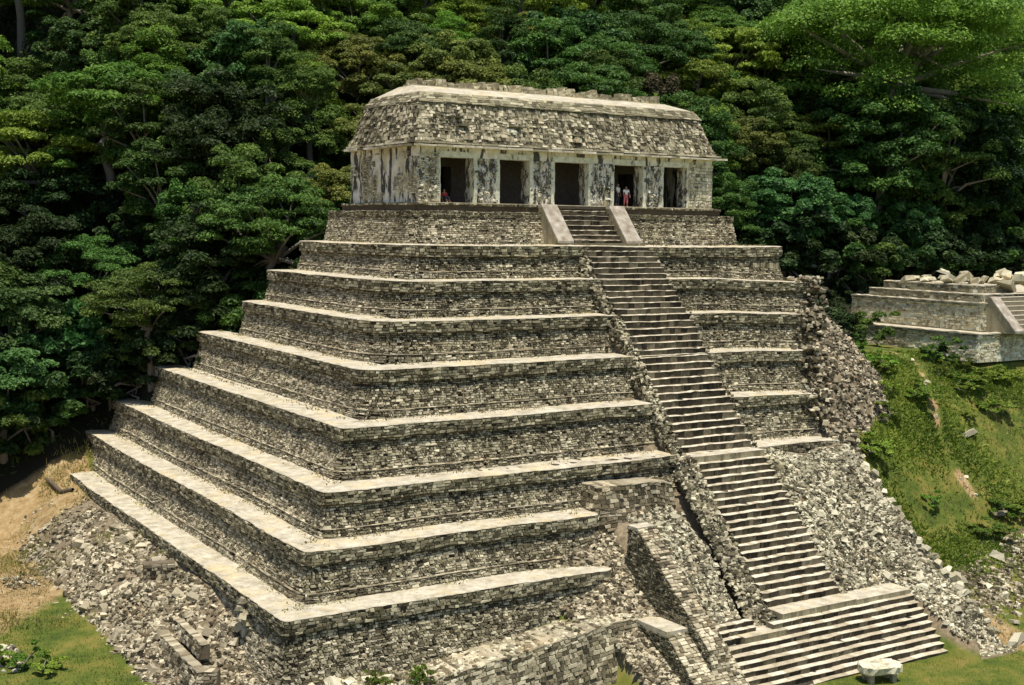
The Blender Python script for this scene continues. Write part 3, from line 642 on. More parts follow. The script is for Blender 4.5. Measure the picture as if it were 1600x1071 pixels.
block('excavated_wall', [(-20.75, -8.3), (-21.0, -17.6), (-20.2, -18.2)], -22.75, .9, M_RUB, 'low excavated footing wall with a pale edge, outer of two in the left rubble', thick=.45, bat=.3)
block('excavated_wall', [(-19.75, -8.8), (-19.95, -15.4)], -22.3, .7, M_RUB, 'short excavated footing wall, inner of two in the left rubble slope', thick=.35, bat=.3)
block('broken_wall_stub', [(-19.6, -4.2), (-17.9, -4.6)], -20.9, 1.9, M_RUB, 'broken stub of wall with a dark hollow below the lowest left terrace', thick=.8, bat=.05, ledge=False)

# ------------------------------------------------------------------ temple
tm = empty('temple', (12.75, 5, 0)); tag(tm, 'long stone temple with five doorways and sloping roof crowning the pyramid', 'temple')
TI = Matrix.Translation(-Vector(tm.location))
def T(o): o.parent = tm; o.matrix_parent_inverse = TI; return o
DOORS = [(1.75, 4.35), (6.4, 8.9), (10.95, 13.9), (16.15, 18.85), (20.75, 23.0)]
def rough_box(name, lo, hi, m, sub=.35, amp=.035, parent=None, fn=None, seed=0):
    """box cut into a fine skin and pushed about by noise, for worn plaster"""
    lo = np.array(lo, float); hi = np.array(hi, float); Vs = []; Fs = []; k = 0
    for ax in range(3):
        a, b = [q for q in range(3) if q != ax]
        na = max(1, int((hi[a]-lo[a])/sub)); nb = max(1, int((hi[b]-lo[b])/sub))
        for side in (0, 1):
            A, B = np.meshgrid(np.linspace(lo[a], hi[a], na+1), np.linspace(lo[b], hi[b], nb+1)); v = np.zeros((A.size, 3)); v[:, a] = A.ravel(); v[:, b] = B.ravel(); v[:, ax] = (hi if side else lo)[ax]
            i = np.arange(nb)[:, None]*(na+1); j = np.arange(na)[None]; f = np.stack([i+j, i+j+1, i+na+2+j, i+na+1+j], -1).reshape(-1, 4)
            if (side == 0) ^ (ax == 1): f = f[:, ::-1]
            Vs.append(v); Fs.append(f+k); k += len(v)
    V = np.vstack(Vs)
    if fn: V = fn(V)
    V = V + np.stack([vnoise(V[:, 1]*1.3+V[:, 2], V[:, 0]+V[:, 2], 70+seed, .55), vnoise(V[:, 0]+V[:, 2]*1.7, V[:, 2]-V[:, 1], 71+seed, .55), vnoise(V[:, 0], V[:, 1], 72+seed, .8)*.5], 1)*amp
    return ob(name, np_mesh(name, V, np.vstack(Fs), m, tone=np.full(len(np.vstack(Fs)), .5)), parent)
xs = [0] + [v for d in DOORS for v in d] + [25.5]
for k in range(6):
    x0, x1 = xs[2*k], xs[2*k+1]; r0 = T(rough_box('pier', (x0, 0, 0), (x1, 1.15, 3.05), M_PIER, .2, .06, seed=k)); r0['label'] = 'weathered pier with peeling black-streaked plaster'
    # relief remains: framed panel of worn stucco lumps
    nlump = int(16*(x1-x0)); px = R.uniform(x0+.15, x1-.15, nlump); pz = R.uniform(.15, 2.9, nlump)
    V, F, Tn = rock_mass(np.stack([px, np.full(nlump, -.0), pz], 1), R.uniform(.06, .2, nlump)*1.0, .3); T(ob('stucco_relief', np_mesh('stucco_relief', V, F, M_PIER, tone=Tn)))['kind'] = 'stuff'
for d_ in DOORS:
    for xa, xb in ((d_[0]-.28, d_[0]+.01), (d_[1]-.01, d_[1]+.26)): T(rough_box('door_frame', (xa, -.035, 0), (xb, .5, 3.04), M_LINT, .25, .035, seed=int(xa*9)))
T(rough_box('upper_wall', (0, 0, 3.05), (25.5, 1.15, 3.7), M_PLAST, .25, .04))
for a, b in DOORS: T(rough_box('lintel', (a-.12, -.05, 3.04), (b+.15, .6, 3.42), M_LINT, .3, .02))
T(rough_box('side_wall', (-.02, 1.15, 0), (1.1, 10.1, 3.72), M_PLAST, .22, .07)); T(rough_box('side_wall', (24.4, 1.15, 0), (25.52, 10.1, 3.72), M_PLAST, .3, .05))
T(rough_box('rear_wall', (0, 9.0, 0), (25.5, 10.1, 3.7), M_PLAST, .4, .04))
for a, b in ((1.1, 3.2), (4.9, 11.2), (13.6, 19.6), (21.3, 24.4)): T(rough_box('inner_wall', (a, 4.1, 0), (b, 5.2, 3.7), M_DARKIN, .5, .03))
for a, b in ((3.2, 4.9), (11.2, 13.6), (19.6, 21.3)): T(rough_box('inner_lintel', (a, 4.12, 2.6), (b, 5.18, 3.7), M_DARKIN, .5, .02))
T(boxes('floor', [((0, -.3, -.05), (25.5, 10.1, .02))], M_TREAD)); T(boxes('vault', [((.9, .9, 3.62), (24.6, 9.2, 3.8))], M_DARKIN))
# side wall stones where the plaster has gone
sp = Path([(0, 10.1), (0, 0)]); kp = lambda r: vnoise(r[:, 0], r[:, 2], 80, 1.2)+vnoise(r[:, 0], r[:, 2], 81, .5)*.5 > .05
C_, t_ = facing_data(sp, 0, sp.L, .3, 3.7, 3.7, lambda d: 0*np.asarray(d), keep=kp, tone=(.25, 1), pr=(.05, .1)); V, F, Tn = facing_mesh(C_, t_, None); T(ob('exposed_side_stones', np_mesh('exposed_side_stones', V, F, M_YEL, tone=Tn)))['kind'] = 'stuff'
fp = Path([(0, 0), (25.5, 0)])
C_, t_ = facing_data(fp, 23.1, 25.5, .4, 3.7, 3.7, lambda d: 0*np.asarray(d), tone=(.45, 1), pr=(.05, .1), ch=(.2, .3), ln=(.3, .6)); V, F, Tn = facing_mesh(C_, t_, None); T(ob('corner_stones', np_mesh('corner_stones', V, F, M_YEL, tone=Tn)))['kind'] = 'stuff'
C_, t_ = facing_data(fp, 0, 1.7, .4, 3.7, 3.7, lambda d: 0*np.asarray(d), tone=(.35, 1), pr=(.05, .1), miss=.3); V, F, Tn = facing_mesh(C_, t_, None); T(ob('corner_stones', np_mesh('corner_stones', V, F, M_YEL, tone=Tn)))['kind'] = 'stuff'
# double cornice of projecting slabs, each slab its own piece
cp = Path([(-.0, 10.1), (0, 0), (25.5, 0), (25.5, 10.1)])
for z0, z1, pj in ((3.68, 3.82, .62), (3.9, 4.02, .38)):
    core = []; u = 0
    while u < cp.L-.05:
        l = R.uniform(.55, 1.25); e = min(u+l, cp.L)
        for c_ in (10.1, 35.6):
            if u < c_ < e: e = c_
        p0 = np.array(cp.at(u+.012, 0)); m_ = np.array(cp.at((u+e)/2, 0)); m1 = np.array(cp.at((u+e)/2, 1)); nn = m1-m_; nn /= np.linalg.norm(nn)
        A = np.array([np.interp(u, cp.S, cp.P[:, 0]), np.interp(u, cp.S, cp.P[:, 1])]); B = np.array([np.interp(e, cp.S, cp.P[:, 0]), np.interp(e, cp.S, cp.P[:, 1])])
        ex0 = pj if abs(u-10.1) < 1e-6 or abs(u-35.6) < 1e-6 else 0; ex1 = pj if abs(e-10.1) < 1e-6 or abs(e-35.6) < 1e-6 else 0
        dr = (B-A)/np.linalg.norm(B-A); A2 = A+dr*(.012-ex0*0); B2 = B+dr*(ex1-.012); q = pj + R.normal(0, .03); dz = R.normal(0, .015)
        A2 = A2 - dr*(ex0*0)
        v = [(*(A2-nn*.5), z0), (*(B2-nn*.5), z0), (*(B2+nn*q), z0), (*(A2+nn*q), z0), (*(A2-nn*.5), z1+dz), (*(B2-nn*.5), z1+dz), (*(B2+nn*q), z1+dz), (*(A2+nn*q), z1+dz)]
        T(ob('cornice_slab', np_mesh('cornice_slab', np.array(v)+R.normal(0, .008, (8, 3)), BOXF, M_CORN if R.random() < .5 else M_TREAD, tone=np.full(6, R.uniform(.4, 1))))); u = e
T(boxes('cornice_recess', [((-.02, -.02, 3.7), (25.52, 10.12, 3.98))], M_MORT, tone=.3))
# sloping upper zone (mansard), fascia, roof slope
def frustum(name, a, b, m, sub=.3, amp=.06):
    (x0, y0, x1, y1, z0), (X0_, Y0_, X1_, Y1_, z1) = a, b
    def fn(V):
        t = (V[:, 2]-z0)/(z1-z0); u = (V[:, 0]-x0)/(x1-x0); w = (V[:, 1]-y0)/(y1-y0)
        V = V.copy(); V[:, 0] = (x0+(x1-x0)*u)*(1-t)+(X0_+(X1_-X0_)*u)*t; V[:, 1] = (y0+(y1-y0)*w)*(1-t)+(Y0_+(Y1_-Y0_)*w)*t; return V
    return rough_box(name, (x0, y0, z0), (x1, y1, z1), m, sub, amp, fn=fn)
RZ = (-.12, -.12, 25.62, 10.2, 3.98); RT = (.72, 1.02, 24.9, 9.1, 6.72)
T(frustum('sloping_wall', RZ, RT, M_WALLF, .35, .05))
mp_ = Path([(RZ[0], RZ[3]), (RZ[0], RZ[1]), (RZ[2], RZ[1]), (RZ[2], RZ[3])])
C_, t_ = facing_data(mp_, 0, mp_.L, 0, 2.72, 6.7, lambda d: 0*np.asarray(d), ch=(.12, .26), ln=(.14, .42), pr=(.02, .16), tone=(0, .95), miss=.12, wav=2.2)
V = C_.reshape(-1, 3); tt = (V[:, 2]-3.98)/(6.72-3.98); cx, cy = 12.75, 5.0
V[:, 0] = cx + (V[:, 0]-cx)*(1-tt*(1-(12.09)/12.87)); V[:, 1] = np.where(V[:, 1] < cy, cy+(V[:, 1]-cy)*(1-tt*(1-3.98/5.12)), cy+(V[:, 1]-cy)*(1-tt*(1-4.1/5.2)))
F = (SF[None] + (np.arange(len(C_))*8)[:, None, None]).reshape(-1, 4); T(ob('sloping_wall_stones', np_mesh('sloping_wall_stones', V, F, M_WALLF, tone=np.repeat(t_, 5))))['kind'] = 'stuff'
FB = (.55, .82, 25.05, 9.25, 6.72); FT_ = (.95, 1.42, 24.65, 8.75, 7.42)
T(frustum('fascia', FB, FT_, M_CORN, .3, .03))
mf = Path([(FB[0], FB[3]), (FB[0], FB[1]), (FB[2], FB[1]), (FB[2], FB[3])])
C_, t_ = facing_data(mf, 0, mf.L, 0, .7, 7.42, lambda d: 0*np.asarray(d), ch=(.12, .2), ln=(.3, .8), pr=(.02, .06), tone=(.1, .95))
V = C_.reshape(-1, 3); tt = (V[:, 2]-6.72)/.7; V[:, 0] = cx + (V[:, 0]-cx)*(1-tt*(1-11.85/12.25)); V[:, 1] = np.where(V[:, 1] < cy, cy+(V[:, 1]-cy)*(1-tt*(1-3.58/4.18)), cy+(V[:, 1]-cy)*(1-tt*(1-3.75/4.25)))
F = (SF[None] + (np.arange(len(C_))*8)[:, None, None]).reshape(-1, 4); T(ob('fascia_stones', np_mesh('fascia_stones', V, F, M_CORN, tone=np.repeat(t_, 5))))['kind'] = 'stuff'
T(frustum('roof', (.98, 1.45, 24.62, 8.72, 7.40), (1.9, 4.3, 24.2, 6.4, 8.12), M_LEDGE, .35, .03))
# ruined roof comb: uneven stumps of pierced wall, every block its own piece
x = 2.0
while x < 24.0:
    l = R.uniform(.25, .7); hh = .42 + .2*max(0, math.sin(x*1.9)) + R.uniform(-.12, .16) + (.22 if abs(x-9.3) < .7 or abs(x-15.4) < .5 else 0)
    T(rough_box('comb_block', (x, 5.0+R.uniform(-.12, .1), 8.05), (x+l*.97, 5.7, 8.15+hh), M_YEL if R.random() < .5 else M_WALL, .16, .13, seed=int(x*7)))
    x += l
T(boxes('comb_base', [((2.0, 4.8, 8.0), (24.1, 5.9, 8.24))], M_YEL, jit=.02, tone=.5))
# remnants of roof sculpture on the sloping wall
def on_slope(xx, z): t = (z-3.98)/2.74; return (xx, -.12+t*1.14, z)
for (xx, z, s_, m_) in ((3.3, 4.75, .5, M_RUB), (7.6, 4.9, .45, M_LINT), (12.9, 5.0, .5, M_WALLF), (12.8, 4.5, .42, M_WALLF), (2.9, 5.25, .35, M_WALLF)):
    n_ = 6; p0 = np.array(on_slope(xx, z)); V, F, Tn = rock_mass(p0+R.normal(0, .16, (n_, 3)), np.full(n_, s_*.6), .3); T(ob('sculpture_remnant', np_mesh('sculpture_remnant', V, F, m_, tone=Tn)))
    q = on_slope(xx+.2, z+.42); T(boxes('projecting_slab', [((q[0]-.5, q[1]-.32, q[2]), (q[0]+.5, q[1]+.5, q[2]+.1))], M_CORN, jit=.015, tone=.3))

# ------------------------------------------------------------------ people in the doorways
M_SKIN = plain('skin', (.30, .17, .11), .6); M_WHITE = plain('white_cotton', (.78, .78, .76)); M_PINK = plain('pink_cotton', (.55, .16, .18)); M_NAVY = plain('dark_trousers', (.04, .045, .07)); M_HAIR = plain('dark_hair', (.02, .015, .012)); M_RED = plain('red_cotton', (.38, .04, .04))
def skin_mesh(name, verts, edges, rad, m, parent, root=0, lv=2):
    me = bpy.data.meshes.new(name); me.from_pydata(verts, edges, []); me.materials.append(m); o = ob(name, me, parent)
    md = o.modifiers.new('skin', 'SKIN'); md.use_smooth_shade = True
    for i, r in enumerate(rad):
        sv = me.skin_vertices[0].data[i]; sv.radius = (r, r) if not isinstance(r, tuple) else r; sv.use_root = (i == root)
    s = o.modifiers.new('sub', 'SUBSURF'); s.levels = lv; s.render_levels = lv; return o
def person(loc, rz, shirt, trouser, label, h=1.68, sit=False, arm=.0):
    root = empty('person', loc, None, rz); k = h/1.7; tag(root, label, 'person')
    hz = .93 if not sit else .22
    hip = [(.09, 0, hz), (-.09, 0, hz)]
    if sit: knee = [(.14, -.42, .42), (-.14, -.40, .46)]; ank = [(.13, -.50, .07), (-.15, -.55, .07)]
    else: knee = [(.10, -.03, .50), (-.12, .02, .50)]; ank = [(.11, 0, .08), (-.14, .06, .08)]
    toe = [(a[0], a[1]-.16, .035) for a in ank]
    V = [(0, 0, hz+.03), (0, -.01, hz+.28), (0, 0, hz+.46), (0, 0, hz+.55), (0, -.01, hz+.64), (0, -.015, hz+.73)]
    E = [(0, 1), (1, 2), (2, 3), (3, 4), (4, 5)]; rd = [.12, .115, .12, .055, .085, .09]
    for s in (0, 1):
        sg = 1 if s == 0 else -1; b = len(V)
        V += [hip[s], knee[s], ank[s], toe[s]]; E += [(0, b), (b, b+1), (b+1, b+2), (b+2, b+3)]; rd += [.09, .06, .042, .035]
        b = len(V); V += [(sg*.18, 0, hz+.45), (sg*(.24+arm*.1), -.04, hz+.18), (sg*(.22+arm*.2), -.14-arm*.1, hz-.04), (sg*(.215+arm*.2), -.17-arm*.1, hz-.13)]
        E += [(2, b), (b, b+1), (b+1, b+2), (b+2, b+3)]; rd += [.055, .043, .032, .03]
        w = b+3
        for q in range(4): V.append((sg*.215+(q-1.5)*.018+sg*arm*.2, -.185-arm*.1, hz-.20-.012*(q in (1, 2)))); E.append((w, len(V)-1)); rd.append(.0095)
        V.append((sg*(.185+arm*.2), -.205-arm*.1, hz-.15)); E.append((w, len(V)-1)); rd.append(.011)
    sc = lambda L: [tuple(c*k for c in v) for v in L]
    skin_mesh('body', sc(V), E, [r*k for r in rd], M_SKIN, root)
    SV = [(0, 0, hz+.0), (0, -.01, hz+.28), (0, 0, hz+.47), (.19, 0, hz+.45), (.25, -.04, hz+.24), (-.19, 0, hz+.45), (-.25, -.04, hz+.24)]
    skin_mesh('shirt', sc(SV), [(0, 1), (1, 2), (2, 3), (3, 4), (2, 5), (5, 6)], [.15*k, .14*k, .14*k, .075*k, .066*k, .075*k, .066*k], shirt, root)
    TV = [(0, 0, hz+.04)] + [hip[0], knee[0]] + [hip[1], knee[1]] + [tuple(np.array(knee[0])*.35+np.array(ank[0])*.65), tuple(np.array(knee[1])*.35+np.array(ank[1])*.65)]
    skin_mesh('trousers', sc(TV), [(0, 1), (1, 2), (0, 3), (3, 4), (2, 5), (4, 6)], [.14*k, .105*k, .08*k, .105*k, .08*k, .07*k, .07*k], trouser, root)
    skin_mesh('hair', sc([(0, .02, hz+.70), (0, .03, hz+.77)]), [(0, 1)], [.098*k, .085*k], M_HAIR, root)
    V_, F_ = join([tube([(0, -.1, hz+.69), (0, -.125, hz+.675)], [.016, .01], 6)]); ob('nose', np_mesh('nose', V_*k, F_, M_SKIN), root)
    return root
person((16.95, .55, .02), .5, M_WHITE, M_NAVY, 'person in a white shirt and dark trousers standing in the fourth doorway, left one', 1.7)
person((17.45, .2, .02), -.2, M_WHITE, M_PINK, 'person in a white top and pink trousers at the front of the fourth doorway', 1.5, arm=.3)
person((2.45, .7, .02), .1, M_RED, M_NAVY, 'person in red sitting low in the first doorway from the left', 1.6, sit=True)

# ------------------------------------------------------------------ ruined platform on the right
rp = empty('ruined_platform', (51, -5, -11.5)); tag(rp, 'low ruined stone platform in two tiers with rocks on top, at the right edge', 'platform')
RI = Matrix.Translation(-Vector(rp.location))
def Rp(o): o.parent = rp; o.matrix_parent_inverse = RI; return o
def tier(x0, y0, z, h, name, m, cor=.35, bat=.1, r=.3, tone=(.1, 1), thick=12, x1=82, y1=24):
    path = Path([(x0, y1), (x0, y0), (x1, y0), (x1, y1)], [0, r, 0, 0]); off = lambda d: np.where(np.asarray(d, float) < cor, .0, -.09+bat*(np.asarray(d, float)-cor))
    V = []; n = len(path.P)
    for d, o in ((0, 0), (cor, 0), (cor+.01, -.12), (h, -.12+bat*(h-cor))):
        x_, y_ = path.at(path.S, o-.05); V.append(np.stack([x_, y_, np.full(n, z-.02-d)], 1))
    V = np.vstack(V); a = np.arange(3)[:, None]*n; b = np.arange(n)[None]; bn = (b+1) % n
    Fq = np.stack([a+b, a+n+b, a+n+bn, a+bn], -1).reshape(-1, 4)
    me = bpy.data.meshes.new(name); me.from_pydata([tuple(v) for v in V], [], [tuple(f) for f in Fq.tolist()] + [tuple(range(n))]); me.materials.append(M_LEDGE); me.materials.append(M_LINT); me.update()
    for p_ in list(me.polygons)[:-1]: p_.material_index = 1
    Rp(ob(name, me))
    uc = path.L-(y1-y0)
    for nm, (a_, b_), mm, tn in (('tier_cornice', (0, cor), M_CORN, (.2, 1)), ('tier_facing', (cor, h), m, tone)):
        if b_-a_ < .1: continue
        C_, t_ = facing_data(path, 0, uc, a_, b_, z, off, ch=(.16, .26), ln=(.25, .6), pr=(-.01, .035), tone=tn, miss=.3 if nm == 'tier_facing' else .03); V, F, T_ = facing_mesh(C_, t_, None); Rp(ob(nm, np_mesh(nm, V, F, mm, tone=T_)))['kind'] = 'stuff'
    V, F = strip(path, 0, uc, [(.06, z-.06), (.05, z+.02), (-.5, z+.03)]); V[:, 2] += R.normal(0, .02, len(V)); Rp(ob('tier_edge', np_mesh('tier_edge', V, F, M_LEDGE)))
tier(50.2, -5.9, -10, 2.4, 'lower_tier', M_YEL, cor=.4, tone=(.35, 1))
tier(52.4, -4.4, -7.55, 2.4, 'upper_tier', M_YEL, cor=.3, bat=.05, y1=10.5, tone=(.3, 1))
tier(53.4, -3.6, -6.85, .7, 'top_tier', M_YEL, cor=.7, y1=9.2)
tier(54.2, -2.0, -6.15, .7, 'top_tier', M_YEL, cor=.7, y1=8.2, x1=60)
rs = Rp(empty('stair'))
for k in range(8): 
    b = boxes('step', [((54.1, -4.4-.34*(k+1), -10), (66, -4.4-.34*k+.2, -6.9-.37*(k+.4)))], M_RISER, rs, .012, .6, M_TREAD)
prism('stair_side', [(-4.3, -7.15), (-4.7, -7.15), (-7.25, -9.8), (-7.25, -10), (-4.3, -10)], 52.95, 54.05, M_WALL, rs)
prism('balustrade', [(-4.3, -7.0), (-4.72, -7.0), (-7.35, -9.75), (-7.35, -9.95), (-4.7, -7.17), (-4.3, -7.17)], 52.9, 54.1, M_SLAB, rs)
for (x0, y0, s_, n_, lab) in ((56.5, 3.5, 1.2, 16, 'pale'), (57.5, -.3, 1.0, 9, 'grey'), (63, 2.5, .9, 7, 'leaning')):
    pass
def lone_rock(loc, size, m, label, group=None, cat='rock', rot=None, flat=1.0):
    k = int(R.integers(0, 16)); key = (k, m.name)
    if key not in cache: cache[key] = np_mesh('rock', ROCKS[k], IF, m, tone=np.full(12, R.uniform(.45, .95)))
    o = ob('rock', cache[key]); o.location = loc; o.scale = (size*R.uniform(.9, 1.2), size*R.uniform(.8, 1.1), size*flat*R.uniform(.8, 1.1)); o.rotation_euler = rot or (R.normal(0, .35), R.normal(0, .35), R.uniform(0, 6.28))
    return tag(o, label, cat, group)
for k in range(26):
    left = k < 15
    px, py = (R.uniform(54.6, 57.0), R.uniform(-1, 6)) if left else (R.uniform(58.5, 62), R.uniform(-2.5, 1))
    pk = (1-abs(py-2.5)/4.5) if left else (1-abs(px-60)/2.5); zz = -6.15 + (.0 + 1.0*max(0, pk)*R.random())*(1 if left else 1.3)
    lone_rock((px, py, zz+.15), R.uniform(.45, .85), M_YEL if R.random() < .5 else M_WALL, 'block tumbled in the pale pile on top of the ruined platform' if left else 'block leaning in the right-hand pile on top of the ruined platform',
              'blocks in the left pile on the platform' if left else 'blocks in the right pile on the platform', flat=R.uniform(.5, 1))
lone_rock((58.6, -2.2, -6.3), 1.25, M_RUBP, 'long pale slab leaning down at the left of the right-hand pile on the platform', rot=(.2, .55, .3), flat=.6)

# ------------------------------------------------------------------ stone table and log
tb = empty('stone_table', (12.9, -29.2, -25.75), None, -.3); tag(tb, 'rounded pale stone slab raised on short legs on the grass before the bottom steps', 'altar')
th = np.linspace(0, 2*np.pi, 28, endpoint=False); cxs = 1.0*np.sign(np.cos(th))*np.abs(np.cos(th))**.55; cys = .62*np.sign(np.sin(th))*np.abs(np.sin(th))**.6
V = []; 
for z, s_ in ((.52, .90), (.60, 1.0), (.92, 1.0), (.98, .96), (1.0, .7), (1.0, .02)):
    V.append(np.stack([cxs*s_*1.15+R.normal(0, .04, 28), cys*s_*1.1+R.normal(0, .04, 28), np.full(28, z)+R.normal(0, .022, 28)], 1))
V = np.vstack(V); i = np.arange(5)[:, None]*28; j = np.arange(28)[None]; F = np.stack([i+j, i+(j+1) % 28, i+28+(j+1) % 28, i+28+j], -1).reshape(-1, 4)
bm = bpy.data.meshes.new('slab'); bm.from_pydata([tuple(v) for v in V], [], [tuple(f) for f in F.tolist()]+[tuple(range(27, -1, -1))]); bm.materials.append(M_YEL)
a = bm.attributes.new('tone', 'FLOAT', 'FACE'); a.data.foreach_set('value', np.full(len(bm.polygons), .85, np.float32)); bm.update(); ob('slab', bm, tb)
for lx, ly in ((-.7, -.35), (.65, -.35), (-.65, .35), (.7, .35)): ob('leg', np_mesh('leg', boxv((lx-.13, ly-.13, -.05), (lx+.13, ly+.13, .6))+R.normal(0, .015, (8, 3)), BOXF, M_RUB, tone=np.full(6, .6)), tb)
lg = [(-19.2, 21.4, 0), (-18.6, 19.6, 0), (-18.2, 17.8, 0)]; lg = [(a, b, float(H(a, b))+.22) for a, b, c in lg]
V, F = tube(lg, [.13, .15, .12], 8); o = ob('log', np_mesh('log', V-np.array(lg[1]), F, M_WOOD), None, lg[1]); tag(o, 'dark fallen log lying on the tan soil left of the lowest terrace', 'log')

# ------------------------------------------------------------------ rubble
def rub(name, x0, x1, y0, y1, n, s, m, label, dens=None, lift=.0, tilt=.8):
    x = R.uniform(x0, x1, n*3); y = R.uniform(y0, y1, n*3); z, rk = zones(x, y); w = rk if dens is None else dens(x, y, rk)
    ok = R.random(n*3) < w; x, y, z = x[ok][:n], y[ok][:n], z[ok][:n]; size = s[0]+(s[1]-s[0])*R.beta(1.2, 3.2, len(x))
    V, F, Tn = rock_mass(np.stack([x, y, z+lift], 1), size, tilt); c0 = V.mean(0); o = ob(name, np_mesh(name, V-c0, F, m, tone=Tn), None, tuple(c0)); tag(o, label, 'rubble', kind='stuff'); return o
rub('rubble_slope', -23.9, -17.7, -25, 15, 15000, (.06, .29), M_RUB, 'grey rubble apron spilling from the lowest left terrace to the grass', lambda x, y, r: np.clip(r*np.interp(y, [-25, 0, 6, 15], [1, .9, .6, .3])*np.clip(.85+1.3*vnoise(x, y, 131, 1.7)+.1, .06, 1), 0, 1))
rub('rubble_heap', -19.5, -11.5, -27, -20.4, 2600, (.08, .36), M_RUBP, 'heap of pale stones at the foot of the front left corner')
rub('rubble_slope', 4.3, 8.5, -26.2, -17.6, 3800, (.07, .26), M_RUBP, 'pale rubble slope between the narrow buttress and the stair', lift=.05)
rub('rubble_slope', -1.8, 3.2, -28.6, -16.0, 4300, (.08, .27), M_RUB, 'brown rubble slope filling the broken ends of the lower terraces')
rub('rubble_slope', 15.9, 24.3, -29.4, -16.2, 12500, (.06, .25), M_RUBP, 'white rubble slope right of the long stair', lambda x, y, r: r*np.where((x < 20.5) & (y < -23.3), 0, 1), lift=.0)
rub('rubble_slope', 23, 40, -14.5, 3, 11000, (.07, .30), M_DRUB, 'dark rubble collapse on the right side of the upper terraces', lift=.03)
rub('scattered_rubble', 24.2, 44, -29, -19, 2400, (.08, .30), M_RUB, 'scattered stones on the ground right of the bottom stair', lambda x, y, r: np.clip(.9-.0*(x)-np.abs(y+25.2-.32*(x-24))/3.4, 0, 1))
groups = [((-22.8, -18, -22, 8), 70, (.26, .46), M_RUB, 'large grey stone lying in the rubble apron below the left terraces', 'large stones in the left rubble apron'),
          ((-18.5, -11.8, -26, -21), 46, (.26, .5), M_RUBP, 'large pale stone in the heap under the front left corner', 'large stones in the corner heap'),
          ((4.5, 8.2, -26, -18), 34, (.22, .34), M_RUBP, 'large stone on the pale slope between the narrow buttress and the stair', 'large stones left of the stair'),
          ((16.3, 23.3, -28.5, -17), 60, (.2, .34), M_RUBP, 'large white stone on the rubble slope right of the stair', 'large stones right of the stair'),
          ((27, 37, -12.5, -4), 45, (.2, .38), M_DRUB, 'large dark stone in the collapse at the right of the terraces', 'large stones in the right collapse'),
          ((25, 42, -28, -20.5), 36, (.22, .42), M_RUBP, 'loose pale stone on the ground right of the bottom stair', 'loose stones right of the bottom stair')]
for (x0, x1, y0, y1), n, s, m, lab, grp in groups:
    for _ in range(n):
        x, y = R.uniform(x0, x1), R.uniform(y0, y1)
        if 15 < x < 20.6 and y < -23.2: continue
        if x < 38 and not (x > 24 and y < -19) and float(zones(x, y)[1]) < .5: continue
        lone_rock((x, y, float(H(x, y))+.12), R.uniform(*s), m, lab, grp)
rub('scattered_rubble', -25, -17.8, -2, 20, 1500, (.04, .2), M_RUB, 'small stones sprinkled on the tan soil left of the lowest terrace', lambda x, y, r: np.clip(vnoise(x, y, 151, 1.6)*1.1+.25, .03, 1))
n_ = 1500; x_ = R.uniform(-12, 1.3, n_); y_ = R.uniform(-24.6, -20.4, n_); z_ = np.where(y_ > -22.6, np.interp(x_, [-13, -11.5, -6, 0, 2], [-23.6, -23.5, -22.95, -22.25, -22.2]), -25.7)
k_ = (y_ < -22.9) | (R.random(n_) < .7)
V, F, Tn = rock_mass(np.stack([x_, y_, z_], 1)[k_], R.uniform(.06, .2, n_)[k_]); c0 = V.mean(0); tag(ob('loose_stones', np_mesh('loose_stones', V-c0, F, M_YEL, tone=Tn), None, tuple(c0)), 'loose chips and stones on the top and foot of the leaning front wall', 'rubble', kind='stuff')
# line of big coping stones along the right edge of the right slope
for y in np.arange(-18.2, -28.4, -.5): lone_rock((23.6+R.normal(0, .12), y, slope_right(y)+.1), R.uniform(.28, .42), M_RUBP, 'big squarish stone in the raised right edge of the white rubble slope', 'edge stones of the right slope')
for (x, y, s_, lab) in ((40.8, -12.6, .6, 'pale boulder half sunk in the weeds on the right hill'), (24.9, -28.9, .7, 'white block at the right end of the bottom step'),
                        (33.5, -21, .55, 'white stone cluster piece at the lower right of the weedy hill'), (38.4, -17.4, .5, 'pale stone near the right frame edge above the stony ground')):
    lone_rock((x, y, float(H(x, y))+.25), s_, M_RUBP, lab)
for k in range(9):
    y = R.uniform(-17, -2); x = np.interp(y, [-20, -13, -8, -4, 2], [36.5, 37.5, 41.2, 44.3, 46])+R.normal(0, .3)
    lone_rock((x, y, float(H(x, y))+.05), R.uniform(.12, .26), M_RUBP, 'small pale stone along the worn footpath on the right hill', 'stones along the footpath')
# broken masonry at the gap in the lowest left cornice
for k in range(14): lone_rock((-17.75+R.normal(0, .12), -14.9+R.normal(0, .3), -20.35-k*.21), R.uniform(.22, .36), M_WALLF, 'dark loose block in the vertical break of the lowest left terrace wall', 'blocks in the break of the left wall')

